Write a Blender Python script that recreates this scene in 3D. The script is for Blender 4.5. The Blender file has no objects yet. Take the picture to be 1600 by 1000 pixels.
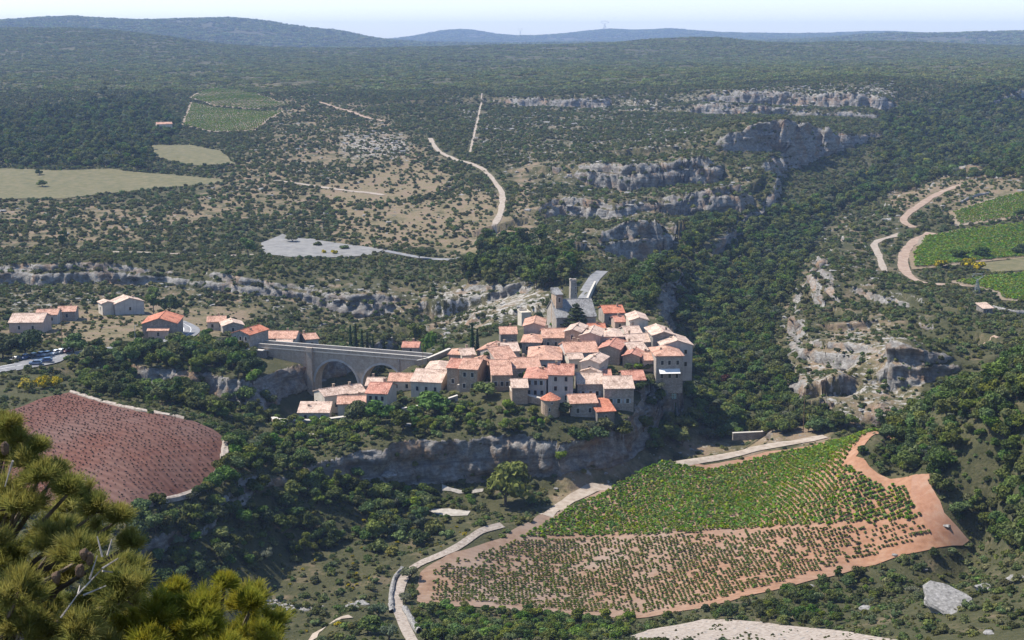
import bpy, math, random
import numpy as np
# ---------------------------------------------------------------- camera, sky, sun, exposure
F = 2222.2                       # focal length in photo pixels (50 mm)
P = math.atan(440.0 / F)         # camera pitch, eye level at photo row 60
CZ = 126.0                       # camera height above the river
sc = bpy.context.scene
cam = bpy.data.cameras.new('camera'); camo = bpy.data.objects.new('camera', cam)
sc.collection.objects.link(camo); sc.camera = camo
camo.location = (0, 0, CZ); camo.rotation_euler = (math.pi/2 - P, 0, 0)
cam.sensor_width = 36.0; cam.lens = 50.0; cam.clip_start = 0.1; cam.clip_end = 60000
SUN_AZ = math.radians(-75); SUN_EL = math.radians(54)      # azimuth from +Y, negative = to the left
w = bpy.data.worlds.new('World'); sc.world = w; w.use_nodes = True
wn = w.node_tree.nodes; bg = wn['Background']
sky = wn.new('ShaderNodeTexSky'); sky.sky_type = 'NISHITA'; sky.sun_disc = False
sky.sun_elevation = SUN_EL; sky.sun_rotation = SUN_AZ
sky.altitude = 0; sky.air_density = 1.0; sky.dust_density = 0.3; sky.ozone_density = 4.0
w.node_tree.links.new(sky.outputs[0], bg.inputs[0]); bg.inputs[1].default_value = 0.13
sl = bpy.data.lights.new('sun', 'SUN'); sl.energy = 5.0; sl.angle = math.radians(0.53); sl.color = (1.0, 0.93, 0.82)
so = bpy.data.objects.new('sun', sl); sc.collection.objects.link(so)
so.rotation_euler = (math.pi/2 - SUN_EL, 0, math.pi - SUN_AZ)
so.location = (-300, 300, 600)
sc.view_settings.view_transform = 'Standard'; sc.view_settings.look = 'None'
sc.view_settings.gamma = 1.0; sc.view_settings.exposure = 0.7
sc.cycles.max_bounces = 6; sc.cycles.diffuse_bounces = 3; sc.cycles.volume_bounces = 1; sc.cycles.transparent_max_bounces = 6
# ---------------------------------------------------------------- small helpers
C = sc.collection
rng = np.random.default_rng(7)
random.seed(7)
def ray(u, v):
    b = (500.0 - v) / F; den = math.cos(P) + b*math.sin(P)
    return (u - 800.0)/F/den, (-math.sin(P) + b*math.cos(P))/den
def pt(u, v, Y):
    sx, sz = ray(u, v); return (sx*Y, Y, CZ + sz*Y)
def proj(x, y, z):
    zz = z - CZ
    fw = y*math.cos(P) - zz*math.sin(P); up = y*math.sin(P) + zz*math.cos(P)
    return 800 + F*x/fw, 500 - F*up/fw
def tag(o, label=None, cat=None, group=None, kind=None):
    if label: o['label'] = label
    if cat: o['category'] = cat
    if group: o['group'] = group
    if kind: o['kind'] = kind
    return o
def mesh_obj(name, verts, faces, mat, parent=None, smooth=False):
    me = bpy.data.meshes.new(name); me.from_pydata([tuple(v) for v in verts], [], faces); me.update()
    if mat is not None:
        for m in (mat if isinstance(mat, (list, tuple)) else [mat]): me.materials.append(m)
    if smooth: me.polygons.foreach_set('use_smooth', [True]*len(me.polygons))
    o = bpy.data.objects.new(name, me); C.objects.link(o)
    if parent is not None: o.parent = parent
    return o
def fast_mesh(name, V, Fa):
    V = np.asarray(V, dtype=np.float32); Fa = np.asarray(Fa, dtype=np.int32); k = Fa.shape[1]
    me = bpy.data.meshes.new(name)
    me.vertices.add(len(V)); me.vertices.foreach_set('co', V.ravel())
    me.loops.add(Fa.size); me.loops.foreach_set('vertex_index', Fa.ravel())
    me.polygons.add(len(Fa)); me.polygons.foreach_set('loop_start', np.arange(0, Fa.size, k, dtype=np.int32))
    me.update(calc_edges=True); me.validate()
    return me
def empty(name, loc=(0,0,0), rz=0.0):
    o = bpy.data.objects.new(name, None); C.objects.link(o); o.location = loc; o.rotation_euler = (0,0,rz)
    o.empty_display_size = 0.5
    return o
class MB:
    def __init__(s): s.v = []; s.f = []
    def poly(s, pts):
        n = len(s.v); s.v += [tuple(p) for p in pts]; s.f.append(tuple(range(n, n+len(pts))))
    def box(s, x0, x1, y0, y1, z0, z1):
        n = len(s.v)
        s.v += [(x0,y0,z0),(x1,y0,z0),(x1,y1,z0),(x0,y1,z0),(x0,y0,z1),(x1,y0,z1),(x1,y1,z1),(x0,y1,z1)]
        s.f += [tuple(n+i for i in q) for q in ((3,2,1,0),(4,5,6,7),(0,1,5,4),(1,2,6,5),(2,3,7,6),(3,0,4,7))]
    def hexa(s, b, t):
        n = len(s.v); s.v += [tuple(p) for p in b] + [tuple(p) for p in t]
        s.f += [tuple(n+i for i in q) for q in ((3,2,1,0),(4,5,6,7),(0,1,5,4),(1,2,6,5),(2,3,7,6),(3,0,4,7))]
    def tube(s, p, q, r0, r1, k=6):
        p = np.array(p, float); q = np.array(q, float); d = q - p; L = np.linalg.norm(d) + 1e-9; d /= L
        a = np.cross(d, (0,0,1.0) if abs(d[2]) < .9 else (1.0,0,0)); a /= np.linalg.norm(a); b = np.cross(d, a)
        n = len(s.v)
        for c, r in ((p, r0), (q, r1)):
            for i in range(k):
                t = 2*math.pi*i/k; s.v.append(tuple(c + r*(math.cos(t)*a + math.sin(t)*b)))
        for i in range(k):
            j = (i+1) % k; s.f.append((n+i, n+j, n+k+j, n+k+i))
        s.f.append(tuple(n+i for i in range(k))[::-1]); s.f.append(tuple(n+k+i for i in range(k)))
    def build(s, name, mat, parent=None, smooth=False): return mesh_obj(name, s.v, s.f, mat, parent, smooth)
# ---------------------------------------------------------------- noise
def _h(ix, iy, iz, seed):
    n = (ix.astype(np.int64)*374761393 + iy.astype(np.int64)*668265263 + iz.astype(np.int64)*2147483647*3 + seed*974711) & 0x7fffffff
    n = (n ^ (n >> 13)) * 1274126177 & 0x7fffffff
    n = (n ^ (n >> 16)) * 668265263 & 0x7fffffff
    return ((n ^ (n >> 15)) & 0xffff) / 32767.5 - 1.0
def vnoise(x, y, z=None, seed=0):
    x = np.asarray(x, float); y = np.asarray(y, float)
    z = np.zeros_like(x) if z is None else np.asarray(z, float)
    ix = np.floor(x); iy = np.floor(y); iz = np.floor(z); fx = x-ix; fy = y-iy; fz = z-iz
    fx = fx*fx*(3-2*fx); fy = fy*fy*(3-2*fy); fz = fz*fz*(3-2*fz)
    def c(a, b, d): return _h(ix+a, iy+b, iz+d, seed)
    flat = not np.any(fz)
    z0 = (c(0,0,0)*(1-fx)+c(1,0,0)*fx)*(1-fy) + (c(0,1,0)*(1-fx)+c(1,1,0)*fx)*fy
    if flat: return z0
    z1 = (c(0,0,1)*(1-fx)+c(1,0,1)*fx)*(1-fy) + (c(0,1,1)*(1-fx)+c(1,1,1)*fx)*fy
    return z0*(1-fz) + z1*fz
def fbm(x, y, z=None, octs=4, seed=0):
    a = 1.0; r = 0; s = 1.0; t = 0
    for o in range(octs):
        r = r + a*vnoise(x*s, y*s, None if z is None else z*s, seed+o*17); t += a; a *= .5; s *= 2.03
    return r / t
def sstep(a, b, x):
    t = np.clip((x-a)/(b-a), 0, 1); return t*t*(3-2*t)
# ---------------------------------------------------------------- terrain
# control points: photo column, photo row, metres ahead (the open ground between the gorges)
CP = [
(450,1000,268),(620,1000,262),(800,1000,258),(1000,1000,252),(1200,1000,245),(1400,1000,232),(1600,1000,215),(1850,980,215),(0,1000,255),(-300,1000,255),(200,1000,262),
(650,945,298),(1000,965,288),(1350,880,300),(1530,850,305),(1400,740,345),(1380,672,382),(1280,690,390),(1100,730,383),(900,790,362),(780,840,340),(700,880,322),(1050,830,332),(1200,780,352),
(1100,960,278),(1200,930,285),(1450,930,262),(1550,900,262),(1600,850,272),
(1480,790,310),(1430,730,325),(1395,688,345),(1450,650,345),(1520,620,340),(1600,575,335),(1600,700,305),(1540,720,312),(1600,790,285),(1850,500,330),(1850,700,270),
(1600,565,430),(1500,600,415),(1400,655,405),(1330,655,405),(1390,600,435),(1300,620,425),(1220,610,450),(1250,560,490),(1350,560,475),(1450,550,470),(1560,540,480),
(1400,500,525),(1300,500,545),(1500,480,560),(1600,500,530),(1300,440,620),(1400,430,640),(1480,450,610),(1600,450,620),(1430,390,720),(1550,390,720),(1350,370,745),(1600,330,800),(1480,340,800),(1400,330,810),(1500,290,900),(1600,280,930),(1380,310,850),(1750,300,900),(1850,450,620),
(1400,250,1080),(1500,230,1150),(1600,210,1250),(1500,170,1450),(1600,150,1500),(1420,150,1500),(1500,120,1800),(1600,100,2100),(1900,120,1700),
(700,600,432),(860,620,412),(1000,600,425),(1060,580,440),(640,640,415),(560,650,412),(480,660,405),(600,662,393),(750,656,396),(850,642,400),(950,652,402),(1100,620,430),(1050,650,410),(800,540,470),(900,510,490),(1000,520,478),(700,560,455),(880,485,525),(800,490,540),(720,480,585),
(925,440,575),(850,430,600),(780,400,670),(850,380,700),(920,420,620),(960,372,715),(1020,368,730),
(700,405,690),(620,420,660),(560,380,740),(450,380,740),(650,340,820),(750,350,800),(850,330,830),(950,325,840),(1100,300,870),(1050,270,930),(800,270,960),(650,270,980),(900,265,950),(700,220,1150),(850,220,1130),(1000,220,1120),(1150,215,1060),(1300,210,1060),(700,160,1480),(900,165,1450),(1050,165,1430),(1250,165,1420),(800,120,1950),(1000,115,1900),(1200,115,1850),(1350,130,1550),
(0,560,455),(100,540,480),(200,520,510),(300,515,520),(380,545,485),(150,495,560),(30,510,530),(250,485,580),(350,490,580),(450,520,545),(500,490,590),
(0,425,650),(150,420,650),(300,425,645),(450,430,640),(100,390,720),(300,390,720),(0,340,830),(200,340,830),(400,340,825),(0,300,930),(200,290,960),(350,280,980),(100,265,1020),(300,240,1100),(450,220,1160),(550,250,1050),(100,220,1170),(300,190,1350),(400,160,1520),(100,170,1450),(550,160,1500),(300,130,1850),(100,130,1850),(450,120,2000),(600,120,2000),(-300,130,1850),(-300,300,930),(-300,425,650),(-300,560,455),
(110,615,402),(0,640,385),(350,690,352),(210,790,305),(100,750,322),(30,580,440),(250,600,425),(-250,640,385),(-250,780,300),
(480,705,375),(420,720,362),(450,760,345),(550,800,335),(400,800,325),(620,790,345),(500,880,318),(600,870,325),(450,950,285),(350,900,300),(560,950,290)]
for u in (450, 700, 900, 1100, 1300, 1600, 2000): CP.append((u, 90, 2900))
for u in (-400, 0, 200): CP.append((u, 92, 2700))
def crest(Y, L):
    for u, v in L: CP.append((u, v, Y))
crest(3800, [(-400,52),(0,45),(100,45),(200,50),(300,64),(380,73),(500,77),(600,75),(800,72),(900,70),(1000,64),(1100,58),(1200,67),(1300,66),(1400,66),(1500,70),(1600,72),(2000,72)])
crest(4700, [(-400,60),(0,55),(200,60),(400,82),(800,84),(1000,80),(1100,76),(1400,80),(1600,82),(2000,80)])
crest(6500, [(-400,40),(0,34),(60,30),(110,28),(160,32),(210,36),(270,34),(350,30),(400,33),(440,40),(480,45),(530,49),(590,63),(700,68),(900,68),(1100,66),(1250,64),(1330,57),(1390,52),(1450,54),(1500,53),(1600,50),(2000,48)])
crest(7800, [(-400,80),(300,80),(900,82),(1600,80),(2000,80)])
crest(10500, [(-400,62),(300,66),(500,70),(590,64),(640,59),(690,49),(735,47),(770,54),(810,58),(870,55),(920,49),(960,46),(1000,49),(1045,45),(1100,51),(1200,54),(1260,55),(1320,52),(1390,50),(1500,55),(1600,52),(2000,52)])
crest(13500, [(-400,95),(300,95),(900,95),(1600,95),(2000,95)])
A = []
for u, v, Y in CP:
    sx, sz = ray(u, v); A.append((sx, math.log(Y), sz))
for s in (-0.75, -0.4, 0.0, 0.4, 0.75):
    for Y, z in ((2.5,-3.4),(8,-6.8),(20,-13),(60,-31),(120,-58),(185,-86)):
        A.append((s, math.log(Y), z/Y + (0.0 if s < .3 else 0.0)))
A = np.array(A)
KX, KY = 1.0, 0.5
def tps_fit(X, val, lam):
    d2 = ((X[:,None,:]-X[None,:,:])**2).sum(-1)
    K = 0.5*d2*np.log(d2+1e-12); n = len(X)
    M = np.zeros((n+3, n+3)); M[:n,:n] = K + lam*np.eye(n); M[:n,n] = 1; M[:n,n+1:] = X; M[n,:n] = 1; M[n+1:,:n] = X.T
    return np.linalg.solve(M, np.concatenate([val, np.zeros(3)]))
TX = A[:, :2]*np.array([KX, KY]); TC = tps_fit(TX, A[:,2], 2e-5)
def tps(s, l):
    s = np.asarray(s).ravel(); l = np.asarray(l).ravel(); out = np.zeros(len(s))
    for i in range(0, len(s), 20000):
        x = s[i:i+20000]*KX; y = l[i:i+20000]*KY
        d2 = (x[:,None]-TX[None,:,0])**2 + (y[:,None]-TX[None,:,1])**2
        out[i:i+20000] = (0.5*d2*np.log(d2+1e-12)) @ TC[:-3] + TC[-3] + TC[-2]*x + TC[-1]*y
    return out
# fine grid in bearing and log distance
SC = np.concatenate([np.linspace(-0.78, -0.41, 50, endpoint=False), np.linspace(-0.41, 0.41, 700), np.linspace(0.41, 0.78, 51)[1:]])
LY = np.log(np.concatenate([np.geomspace(2.5, 230, 90, endpoint=False), np.geomspace(230, 1650, 1250, endpoint=False), np.geomspace(1650, 13500, 420)]))
cs = np.linspace(SC[0], SC[-1], 240); cl = np.linspace(LY[0], LY[-1], 420)
W0 = tps(*[g.ravel() for g in np.meshgrid(cs, cl, indexing='ij')]).reshape(240, 420)
def bilin(G, gx, gy, x, y):
    i = np.clip(np.searchsorted(gx, x) - 1, 0, len(gx)-2); j = np.clip(np.searchsorted(gy, y) - 1, 0, len(gy)-2)
    fx = np.clip((x-gx[i])/(gx[i+1]-gx[i]), 0, 1); fy = np.clip((y-gy[j])/(gy[j+1]-gy[j]), 0, 1)
    return (G[i,j]*(1-fx)+G[i+1,j]*fx)*(1-fy) + (G[i,j+1]*(1-fx)+G[i+1,j+1]*fx)*fy
SS, LL = np.meshgrid(SC, LY, indexing='ij')
YY = np.exp(LL); XX = SS*YY
ZZ = CZ + YY*bilin(W0, cs, cl, SS, LL)
def plateau(x, y): return CZ + y*bilin(W0, cs, cl, x/y, np.log(y))
def seg_dist(px, py, pts):
    """distance to a polyline, side (+ = left of travel) and position along it in vertex units"""
    best = np.full(px.shape, 1e9); side = np.zeros(px.shape); pos = np.zeros(px.shape)
    for k in range(len(pts)-1):
        ax, ay = pts[k][0], pts[k][1]; bx, by = pts[k+1][0], pts[k+1][1]; dx, dy = bx-ax, by-ay; L2 = dx*dx+dy*dy
        t = np.clip(((px-ax)*dx+(py-ay)*dy)/L2, 0, 1); d = np.hypot(px-ax-t*dx, py-ay-t*dy)
        m = d < best; best = np.where(m, d, best); pos = np.where(m, k+t, pos)
        side = np.where(m, np.sign(dx*(py-ay)-dy*(px-ax)), side)
    return best, side, pos
# scarps: (photo column, top-edge row, metres ahead, step height), left to right; the near side drops
SCARPS = [
 ([(-300,428,650,6),(-100,426,650,7),(0,432,642,7),(100,433,640,7),(200,430,640,7),(300,434,636,7),(400,446,622,7),(500,456,612,8),(560,468,600,13),(640,476,596,9)], 30),
 ([(700,150,1500,4),(760,146,1520,8),(850,146,1500,12),(945,138,1480,16),(960,142,1520,6)], 60),
 ([(1040,128,1500,4),(1100,130,1500,10),(1200,135,1480,14),(1300,138,1450,16),(1385,132,1430,14),(1400,130,1480,4)], 60),
 ([(1040,152,1420,6),(1120,152,1400,12),(1250,154,1390,12),(1380,156,1380,8)], 40),
 ([(1105,232,1030,6),(1140,222,1030,14),(1200,206,1045,19),(1280,207,1045,20),(1345,210,1040,21),(1372,225,1030,14)], 60),
 ([(885,262,945,5),(940,268,930,13),(1000,276,915,15),(1060,266,925,16),(1120,258,925,16),(1125,262,960,4)], 40),
 ([(832,336,810,5),(880,320,838,10),(960,326,825,11),(1040,306,850,10),(1100,300,850,16),(1162,292,850,24),(1172,296,880,8)], 45),
 ([(925,385,690,8),(960,375,700,18),(1005,368,705,24),(1038,362,712,28),(1050,366,740,12)], 40),
 ([(1310,452,600,4),(1360,462,590,8),(1410,476,570,8),(1450,490,555,4)], 20),
 ([(1225,520,530,5),(1260,548,500,9),(1310,560,488,9),(1362,585,462,8)], 16),
 ([(1362,578,444,11),(1400,576,444,13),(1450,570,446,10),(1520,560,452,5)], 18),
 ([(1325,622,415,7),(1360,632,412,11),(1400,640,412,10),(1430,640,415,3)], 18),
 ([(1400,512,522,5),(1430,512,522,7),(1490,530,505,5)], 18),
 ([(1252,398,690,6),(1262,430,640,12),(1285,455,600,12),(1300,480,575,6)], 18),
 ([(690,448,610,3),(750,446,600,5),(810,452,585,6),(850,458,570,4)], 20),
 ([(690,500,560,4),(740,505,552,6),(780,505,545,4)], 20),
]
wx = XX + 5.0*fbm(XX/22, YY/22, seed=3, octs=4); wy = YY + 6.0*fbm(XX/19, YY/19, seed=9, octs=4)
wx2 = XX + 9.0*fbm(XX/60, YY/60, seed=5, octs=5); wy2 = YY + 9.0*fbm(XX/60, YY/60, seed=6, octs=5)
STEEP = np.zeros_like(ZZ)
for line, L in SCARPS:
    pts = [(pt(u,v,Y)[0], Y, h) for u,v,Y,h in line]
    ys = [p[1] for p in pts]; js = np.where((LY > math.log(min(ys)-140)) & (LY < math.log(max(ys)+140)))[0]
    sl_ = slice(js[0], js[-1]+1)
    d, side, pos = seg_dist(wx[:,sl_], wy[:,sl_], pts)
    h = np.interp(pos, range(len(pts)), [p[2] for p in pts])
    d0 = seg_dist(XX[:,sl_], YY[:,sl_], [pts[0], (pts[0][0]+.01, pts[0][1])])[0]; d1 = seg_dist(XX[:,sl_], YY[:,sl_], [pts[-1], (pts[-1][0]+.01, pts[-1][1])])[0]
    h = h*sstep(0, 12, np.minimum(d0, d1))*np.clip(.85+1.1*fbm(XX[:,sl_]/38, YY[:,sl_]/38, seed=44, octs=3), .68, 1.2)
    sd = d*side
    # two ledges instead of one plain face
    step = 0.62*sstep(-1.2, 1.2, sd+1.0) + 0.38*sstep(-0.8, 0.8, sd-3.5-2.5*fbm(XX[:,sl_]/15, YY[:,sl_]/15, seed=21, octs=2))
    ZZ[:,sl_] += h*(step-0.55)*(1-sstep(0.25*L, 2.2*L, np.abs(sd)))
    STEEP[:,sl_] = np.maximum(STEEP[:,sl_], (1-sstep(3, 9, np.abs(sd-1)))*sstep(1, 4, h))
# gorges: (x, y, floor height, floor half width, talus width, talus rise)
def gp(u, Y, z, hw, tw, tr): return ((u-800)/F*Y*1.02, Y, CZ+z, hw, tw, tr)
GORGES = [
 [gp(705,575,-111,3,6,2), gp(668,538,-117,5,6,4), gp(612,496,-121,6,6,4), gp(545,466,-123,8,8,6), gp(470,440,-123,7,8,5), gp(420,424,-121,5,8,5), gp(400,415,-119,4,8,5)],
 [gp(420,424,-121,5,8,5), gp(310,432,-118,5,9,5), gp(200,436,-114,4,9,5), gp(110,442,-107,3,9,4)],
 [gp(1290,880,-113,7,30,9), gp(1245,790,-119,7,26,8), gp(1190,690,-122.5,6,22,8), gp(1148,590,-123.2,6,20,8), gp(1148,510,-123.6,5,16,8), gp(1158,450,-123.8,5,14,8), gp(1110,412,-123.9,7,11,6), gp(1000,390,-124,4,6,4), gp(900,374,-124,6,6,4), gp(760,367,-124.3,14,6,3), gp(690,364,-124.5,12,7,3), gp(620,345,-124.8,10,20,11), gp(520,322,-125,10,16,15), gp(415,292,-125.3,9,18,15), gp(310,268,-125.5,9,22,15), gp(200,250,-126,9,22,14), gp(50,240,-126,14,14,8), gp(-300,232,-127,18,14,6)],
 [gp(1700,1500,-78,8,80,12), gp(1500,1180,-94,8,70,12), gp(1350,1010,-106,8,50,12), gp(1290,880,-113,7,34,9)],
]
for g in GORGES:
    ys = [p[1] for p in g]; js = np.where((LY > math.log(max(min(ys)-150, 60))) & (LY < math.log(max(ys)+160)))[0]; sl_ = slice(js[0], js[-1]+1)
    d, side, pos = seg_dist(wx2[:,sl_], wy2[:,sl_], g)
    q = [np.interp(pos, range(len(g)), [p[i] for p in g]) for i in range(2, 6)]
    e = d - q[1]
    nz = fbm(XX[:,sl_]/9, YY[:,sl_]/9, seed=31, octs=3)
    prof = q[0] + np.where(e < 0, 0.2*sstep(-6, 0, e), 0) + np.clip(e, 0, None)*(q[3]/q[2])
    ec = e - q[2] + 2.0*nz
    cl_ = np.clip(ec, 0, None)
    # stepped wall: sheer, a ledge, sheer again
    rough = fbm(XX[:,sl_]/26, YY[:,sl_]/26, seed=47, octs=3)
    rough = np.where((XX[:,sl_] > -48) & (XX[:,sl_] < 22) & (YY[:,sl_] > 360) & (YY[:,sl_] < 412), 1.0, rough)
    wall = (1.3 + 4.2*sstep(-.28, .02, rough))*cl_ - 3.0*np.clip(cl_-1.4-1.2*nz, 0, 2.2)*sstep(-.2, .05, rough)
    prof = prof + wall
    old = ZZ[:,sl_]
    cut = prof < old
    STEEP[:,sl_] = np.maximum(STEEP[:,sl_], np.where(cut & (ec > -1.0), 1.0, 0.0))
    k = 1.2; ZZ[:,sl_] = np.where(np.abs(prof-old) < k, np.minimum(prof, old) - (k-np.abs(prof-old))**2/(4*k), np.minimum(prof, old))
# ground roughness, none on the tilled and built places
und = sstep(240, 420, YY)*np.minimum(YY/600, 4.0)
ZZ += 1.1*und*fbm(XX/70, YY/70, seed=41, octs=4) * (1 - 0.7*sstep(380, 400, YY)*(1-sstep(520, 560, YY))*(np.abs(XX-5) < 75))
def zat(x, y):
    x = np.asarray(x, float); y = np.maximum(np.asarray(y, float), 2.6)
    return bilin(ZZ, SC, LY, x/y, np.log(y))
def hit(u, v, y0=40.0, y1=12000.0):
    """where the line of sight through a photo pixel meets the ground"""
    sx, sz = ray(u, v)
    Ys = np.geomspace(y0, y1, 6000); g = zat(sx*Ys, Ys) - (CZ + sz*Ys)
    i = int(np.argmax(g > 0)); i = max(i, 1)
    a = g[i-1]; b = g[i]; t = a/(a-b) if a != b else 0; Y = Ys[i-1] + t*(Ys[i]-Ys[i-1])
    return (sx*Y, Y, float(zat(sx*Y, Y)))
# ---------------------------------------------------------------- materials
def new_mat(name):
    m = bpy.data.materials.new(name); m.use_nodes = True
    return m, m.node_tree, m.node_tree.nodes, m.node_tree.links, m.node_tree.nodes['Principled BSDF']
class NT:
    def __init__(s, nt): s.t = nt; s.n = nt.nodes; s.l = nt.links
    def set(s, sock, v):
        if hasattr(v, 'is_linked') or hasattr(v, 'links'): s.l.new(v, sock)
        else: sock.default_value = v
    def coord(s, which='Object'): return s.n.new('ShaderNodeTexCoord').outputs[which]
    def pos(s): return s.n.new('ShaderNodeNewGeometry').outputs['Position']
    def mapping(s, vec, scale=(1,1,1), rot=(0,0,0)):
        n = s.n.new('ShaderNodeMapping'); s.l.new(vec, n.inputs[0]); n.inputs['Scale'].default_value = scale; n.inputs['Rotation'].default_value = rot; return n.outputs[0]
    def noise(s, vec, scale, detail=4, rough=.55, out=0):
        n = s.n.new('ShaderNodeTexNoise'); s.l.new(vec, n.inputs['Vector']); n.inputs['Scale'].default_value = scale; n.inputs['Detail'].default_value = detail; n.inputs['Roughness'].default_value = rough; return n.outputs[out]
    def voro(s, vec, scale, feature='F1', out='Distance'):
        n = s.n.new('ShaderNodeTexVoronoi'); n.feature = feature; s.l.new(vec, n.inputs['Vector']); n.inputs['Scale'].default_value = scale; return n.outputs[out]
    def ramp(s, f, stops):
        n = s.n.new('ShaderNodeValToRGB'); s.l.new(f, n.inputs[0]); e = n.color_ramp.elements
        while len(e) < len(stops): e.new(0.5)
        for q, (p, c) in zip(e, stops): q.position = p; q.color = (*c, 1) if len(c) == 3 else c
        return n.outputs[0]
    def mix(s, f, a, b, mode='MIX'):
        n = s.n.new('ShaderNodeMix'); n.data_type = 'RGBA'; n.blend_type = mode
        for sock, v in ((n.inputs[0], f), (n.inputs[6], a), (n.inputs[7], b)):
            if isinstance(v, tuple) and len(v) == 3: v = (*v, 1)
            s.set(sock, v)
        return n.outputs[2]
    def math(s, op, a, b=0.0, clamp=False):
        n = s.n.new('ShaderNodeMath'); n.operation = op; n.use_clamp = clamp; s.set(n.inputs[0], a); s.set(n.inputs[1], b); return n.outputs[0]
    def attr(s, name, out='Fac'):
        n = s.n.new('ShaderNodeAttribute'); n.attribute_name = name; return n.outputs[out]
    def rnd(s): return s.n.new('ShaderNodeObjectInfo').outputs['Random']
    def bump(s, h, strength=.5, dist=.1):
        n = s.n.new('ShaderNodeBump'); s.l.new(h, n.inputs['Height']); n.inputs['Strength'].default_value = strength; n.inputs['Distance'].default_value = dist; return n.outputs[0]
def finish(bs, T, col, rough=.9, bump=None, spec=.2):
    T.set(bs.inputs['Base Color'], (*col, 1) if isinstance(col, tuple) and len(col) == 3 else col)
    T.set(bs.inputs['Roughness'], rough); bs.inputs['Specular IOR Level'].default_value = spec
    if bump is not None: T.l.new(bump, bs.inputs['Normal'])
M = {}
def rock_colour(T, p):
    n1 = T.noise(p, .10, 5, .6); n2 = T.noise(T.mapping(p, (1,1,1.5)), .55, 7, .72); cr = T.voro(T.mapping(p, (1,1,1.3)), .45, 'DISTANCE_TO_EDGE')
    c = T.ramp(n2, [(.30,(0.081,0.074,0.067)),(.46,(0.185,0.174,0.159)),(.60,(0.274,0.263,0.244)),(.78,(0.355,0.340,0.318))])
    c = T.mix(T.ramp(n1, [(.50,(0,0,0)),(.64,(1,1,1))]), c, T.ramp(n2, [(.3,(0.104,0.067,0.044)),(.6,(0.266,0.185,0.122)),(.8,(0.326,0.252,0.185))]))
    st = T.noise(T.mapping(p, (0.022,0.022,0.518)), 1.0, 4, .7)
    c = T.mix(T.math('MULTIPLY', T.ramp(st, [(.38,(1,1,1)),(.48,(0,0,0))]), .7), c, (.10,.092,.085))
    c = T.mix(T.ramp(cr, [(.0,(0.259,0.259,0.259)),(.05,(0,0,0))]), c, (.09,.085,.075))
    return c
def mk_terrain():
    m, nt, n, l, bs = new_mat('terrain_ground'); T = NT(nt); p = T.pos()
    big = T.noise(p, .02, 5, .6); mid = T.noise(p, .11, 5, .65); fine = T.noise(p, .9, 4, .7)
    green = T.ramp(T.math('ADD', T.math('MULTIPLY', mid, .5), T.math('MULTIPLY', fine, .5)), [(.3,(.032,.036,.016)),(.5,(.060,.060,.028)),(.7,(.105,.092,.050))])
    dry = T.ramp(fine, [(.3,(.10,.085,.048)),(.5,(.165,.135,.075)),(.72,(.24,.195,.115))])
    dry = T.mix(T.ramp(mid, [(.45,(0,0,0)),(.62,(1,1,1))]), dry, (.19,.14,.095))
    dm = T.math('ADD', T.attr('dry'), T.math('MULTIPLY', T.math('SUBTRACT', mid, .5), 1.4))
    c = T.mix(T.ramp(dm, [(.30,(0,0,0)),(.62,(1,1,1))]), green, dry)
    # bare limestone showing through in the thin places
    lr = T.math('ADD', T.attr('lime'), T.math('MULTIPLY', T.math('SUBTRACT', T.noise(p, .35, 4, .7), .5), 1.6))
    c = T.mix(T.ramp(lr, [(.58,(0,0,0)),(.72,(1,1,1))]), c, (.31,.29,.265))
    rk = T.math('ADD', T.attr('rock'), T.math('MULTIPLY', T.math('SUBTRACT', T.noise(p, .22, 4, .7), .5), .9))
    c = T.mix(T.ramp(rk, [(.42,(0,0,0)),(.58,(1,1,1))]), c, rock_colour(T, p))
    h = T.math('ADD', T.noise(p, .8, 6, .7), T.math('MULTIPLY', T.noise(T.mapping(p, (.3,.3,1.2)), .9, 5, .7), T.attr('rock')))
    finish(bs, T, c, .95, T.bump(h, .9, .6), .1); return m
M['terrain'] = mk_terrain()
def simple(name, stops, scale, rough=.9, det=5, bump=.4, bd=.05, coord='Object', spec=.2, rnd=0):
    m, nt, n, l, bs = new_mat(name); T = NT(nt); p = T.pos() if coord == 'World' else T.coord(coord)
    f = T.noise(p, scale, det, .62)
    k = len(stops); c = T.ramp(f, [(.3+.4*i/max(1, k-1), q) for i, q in enumerate(stops)])
    if rnd:
        hs = n.new('ShaderNodeHueSaturation'); l.new(c, hs.inputs['Color']); v = T.rnd()
        T.set(hs.inputs['Value'], T.math('ADD', T.math('MULTIPLY', v, 2*rnd), 1-rnd)); c = hs.outputs[0]
    finish(bs, T, c, rough, T.bump(T.noise(p, scale*3, 4, .7), bump, bd) if bump else None, spec)
    M[name] = m; return m
# ---------------------------------------------------------------- the ground sheet
U0, V0 = proj(XX, YY, ZZ)
def inpoly(px, py, poly):
    r = np.zeros(np.shape(px), bool); n = len(poly)
    for i in range(n):
        x0, y0 = poly[i]; x1, y1 = poly[(i+1) % n]
        if y0 == y1: continue
        c = ((y0 > py) != (y1 > py)) & (px < (x1-x0)*(py-y0)/(y1-y0) + x0); r ^= c
    return r
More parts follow.
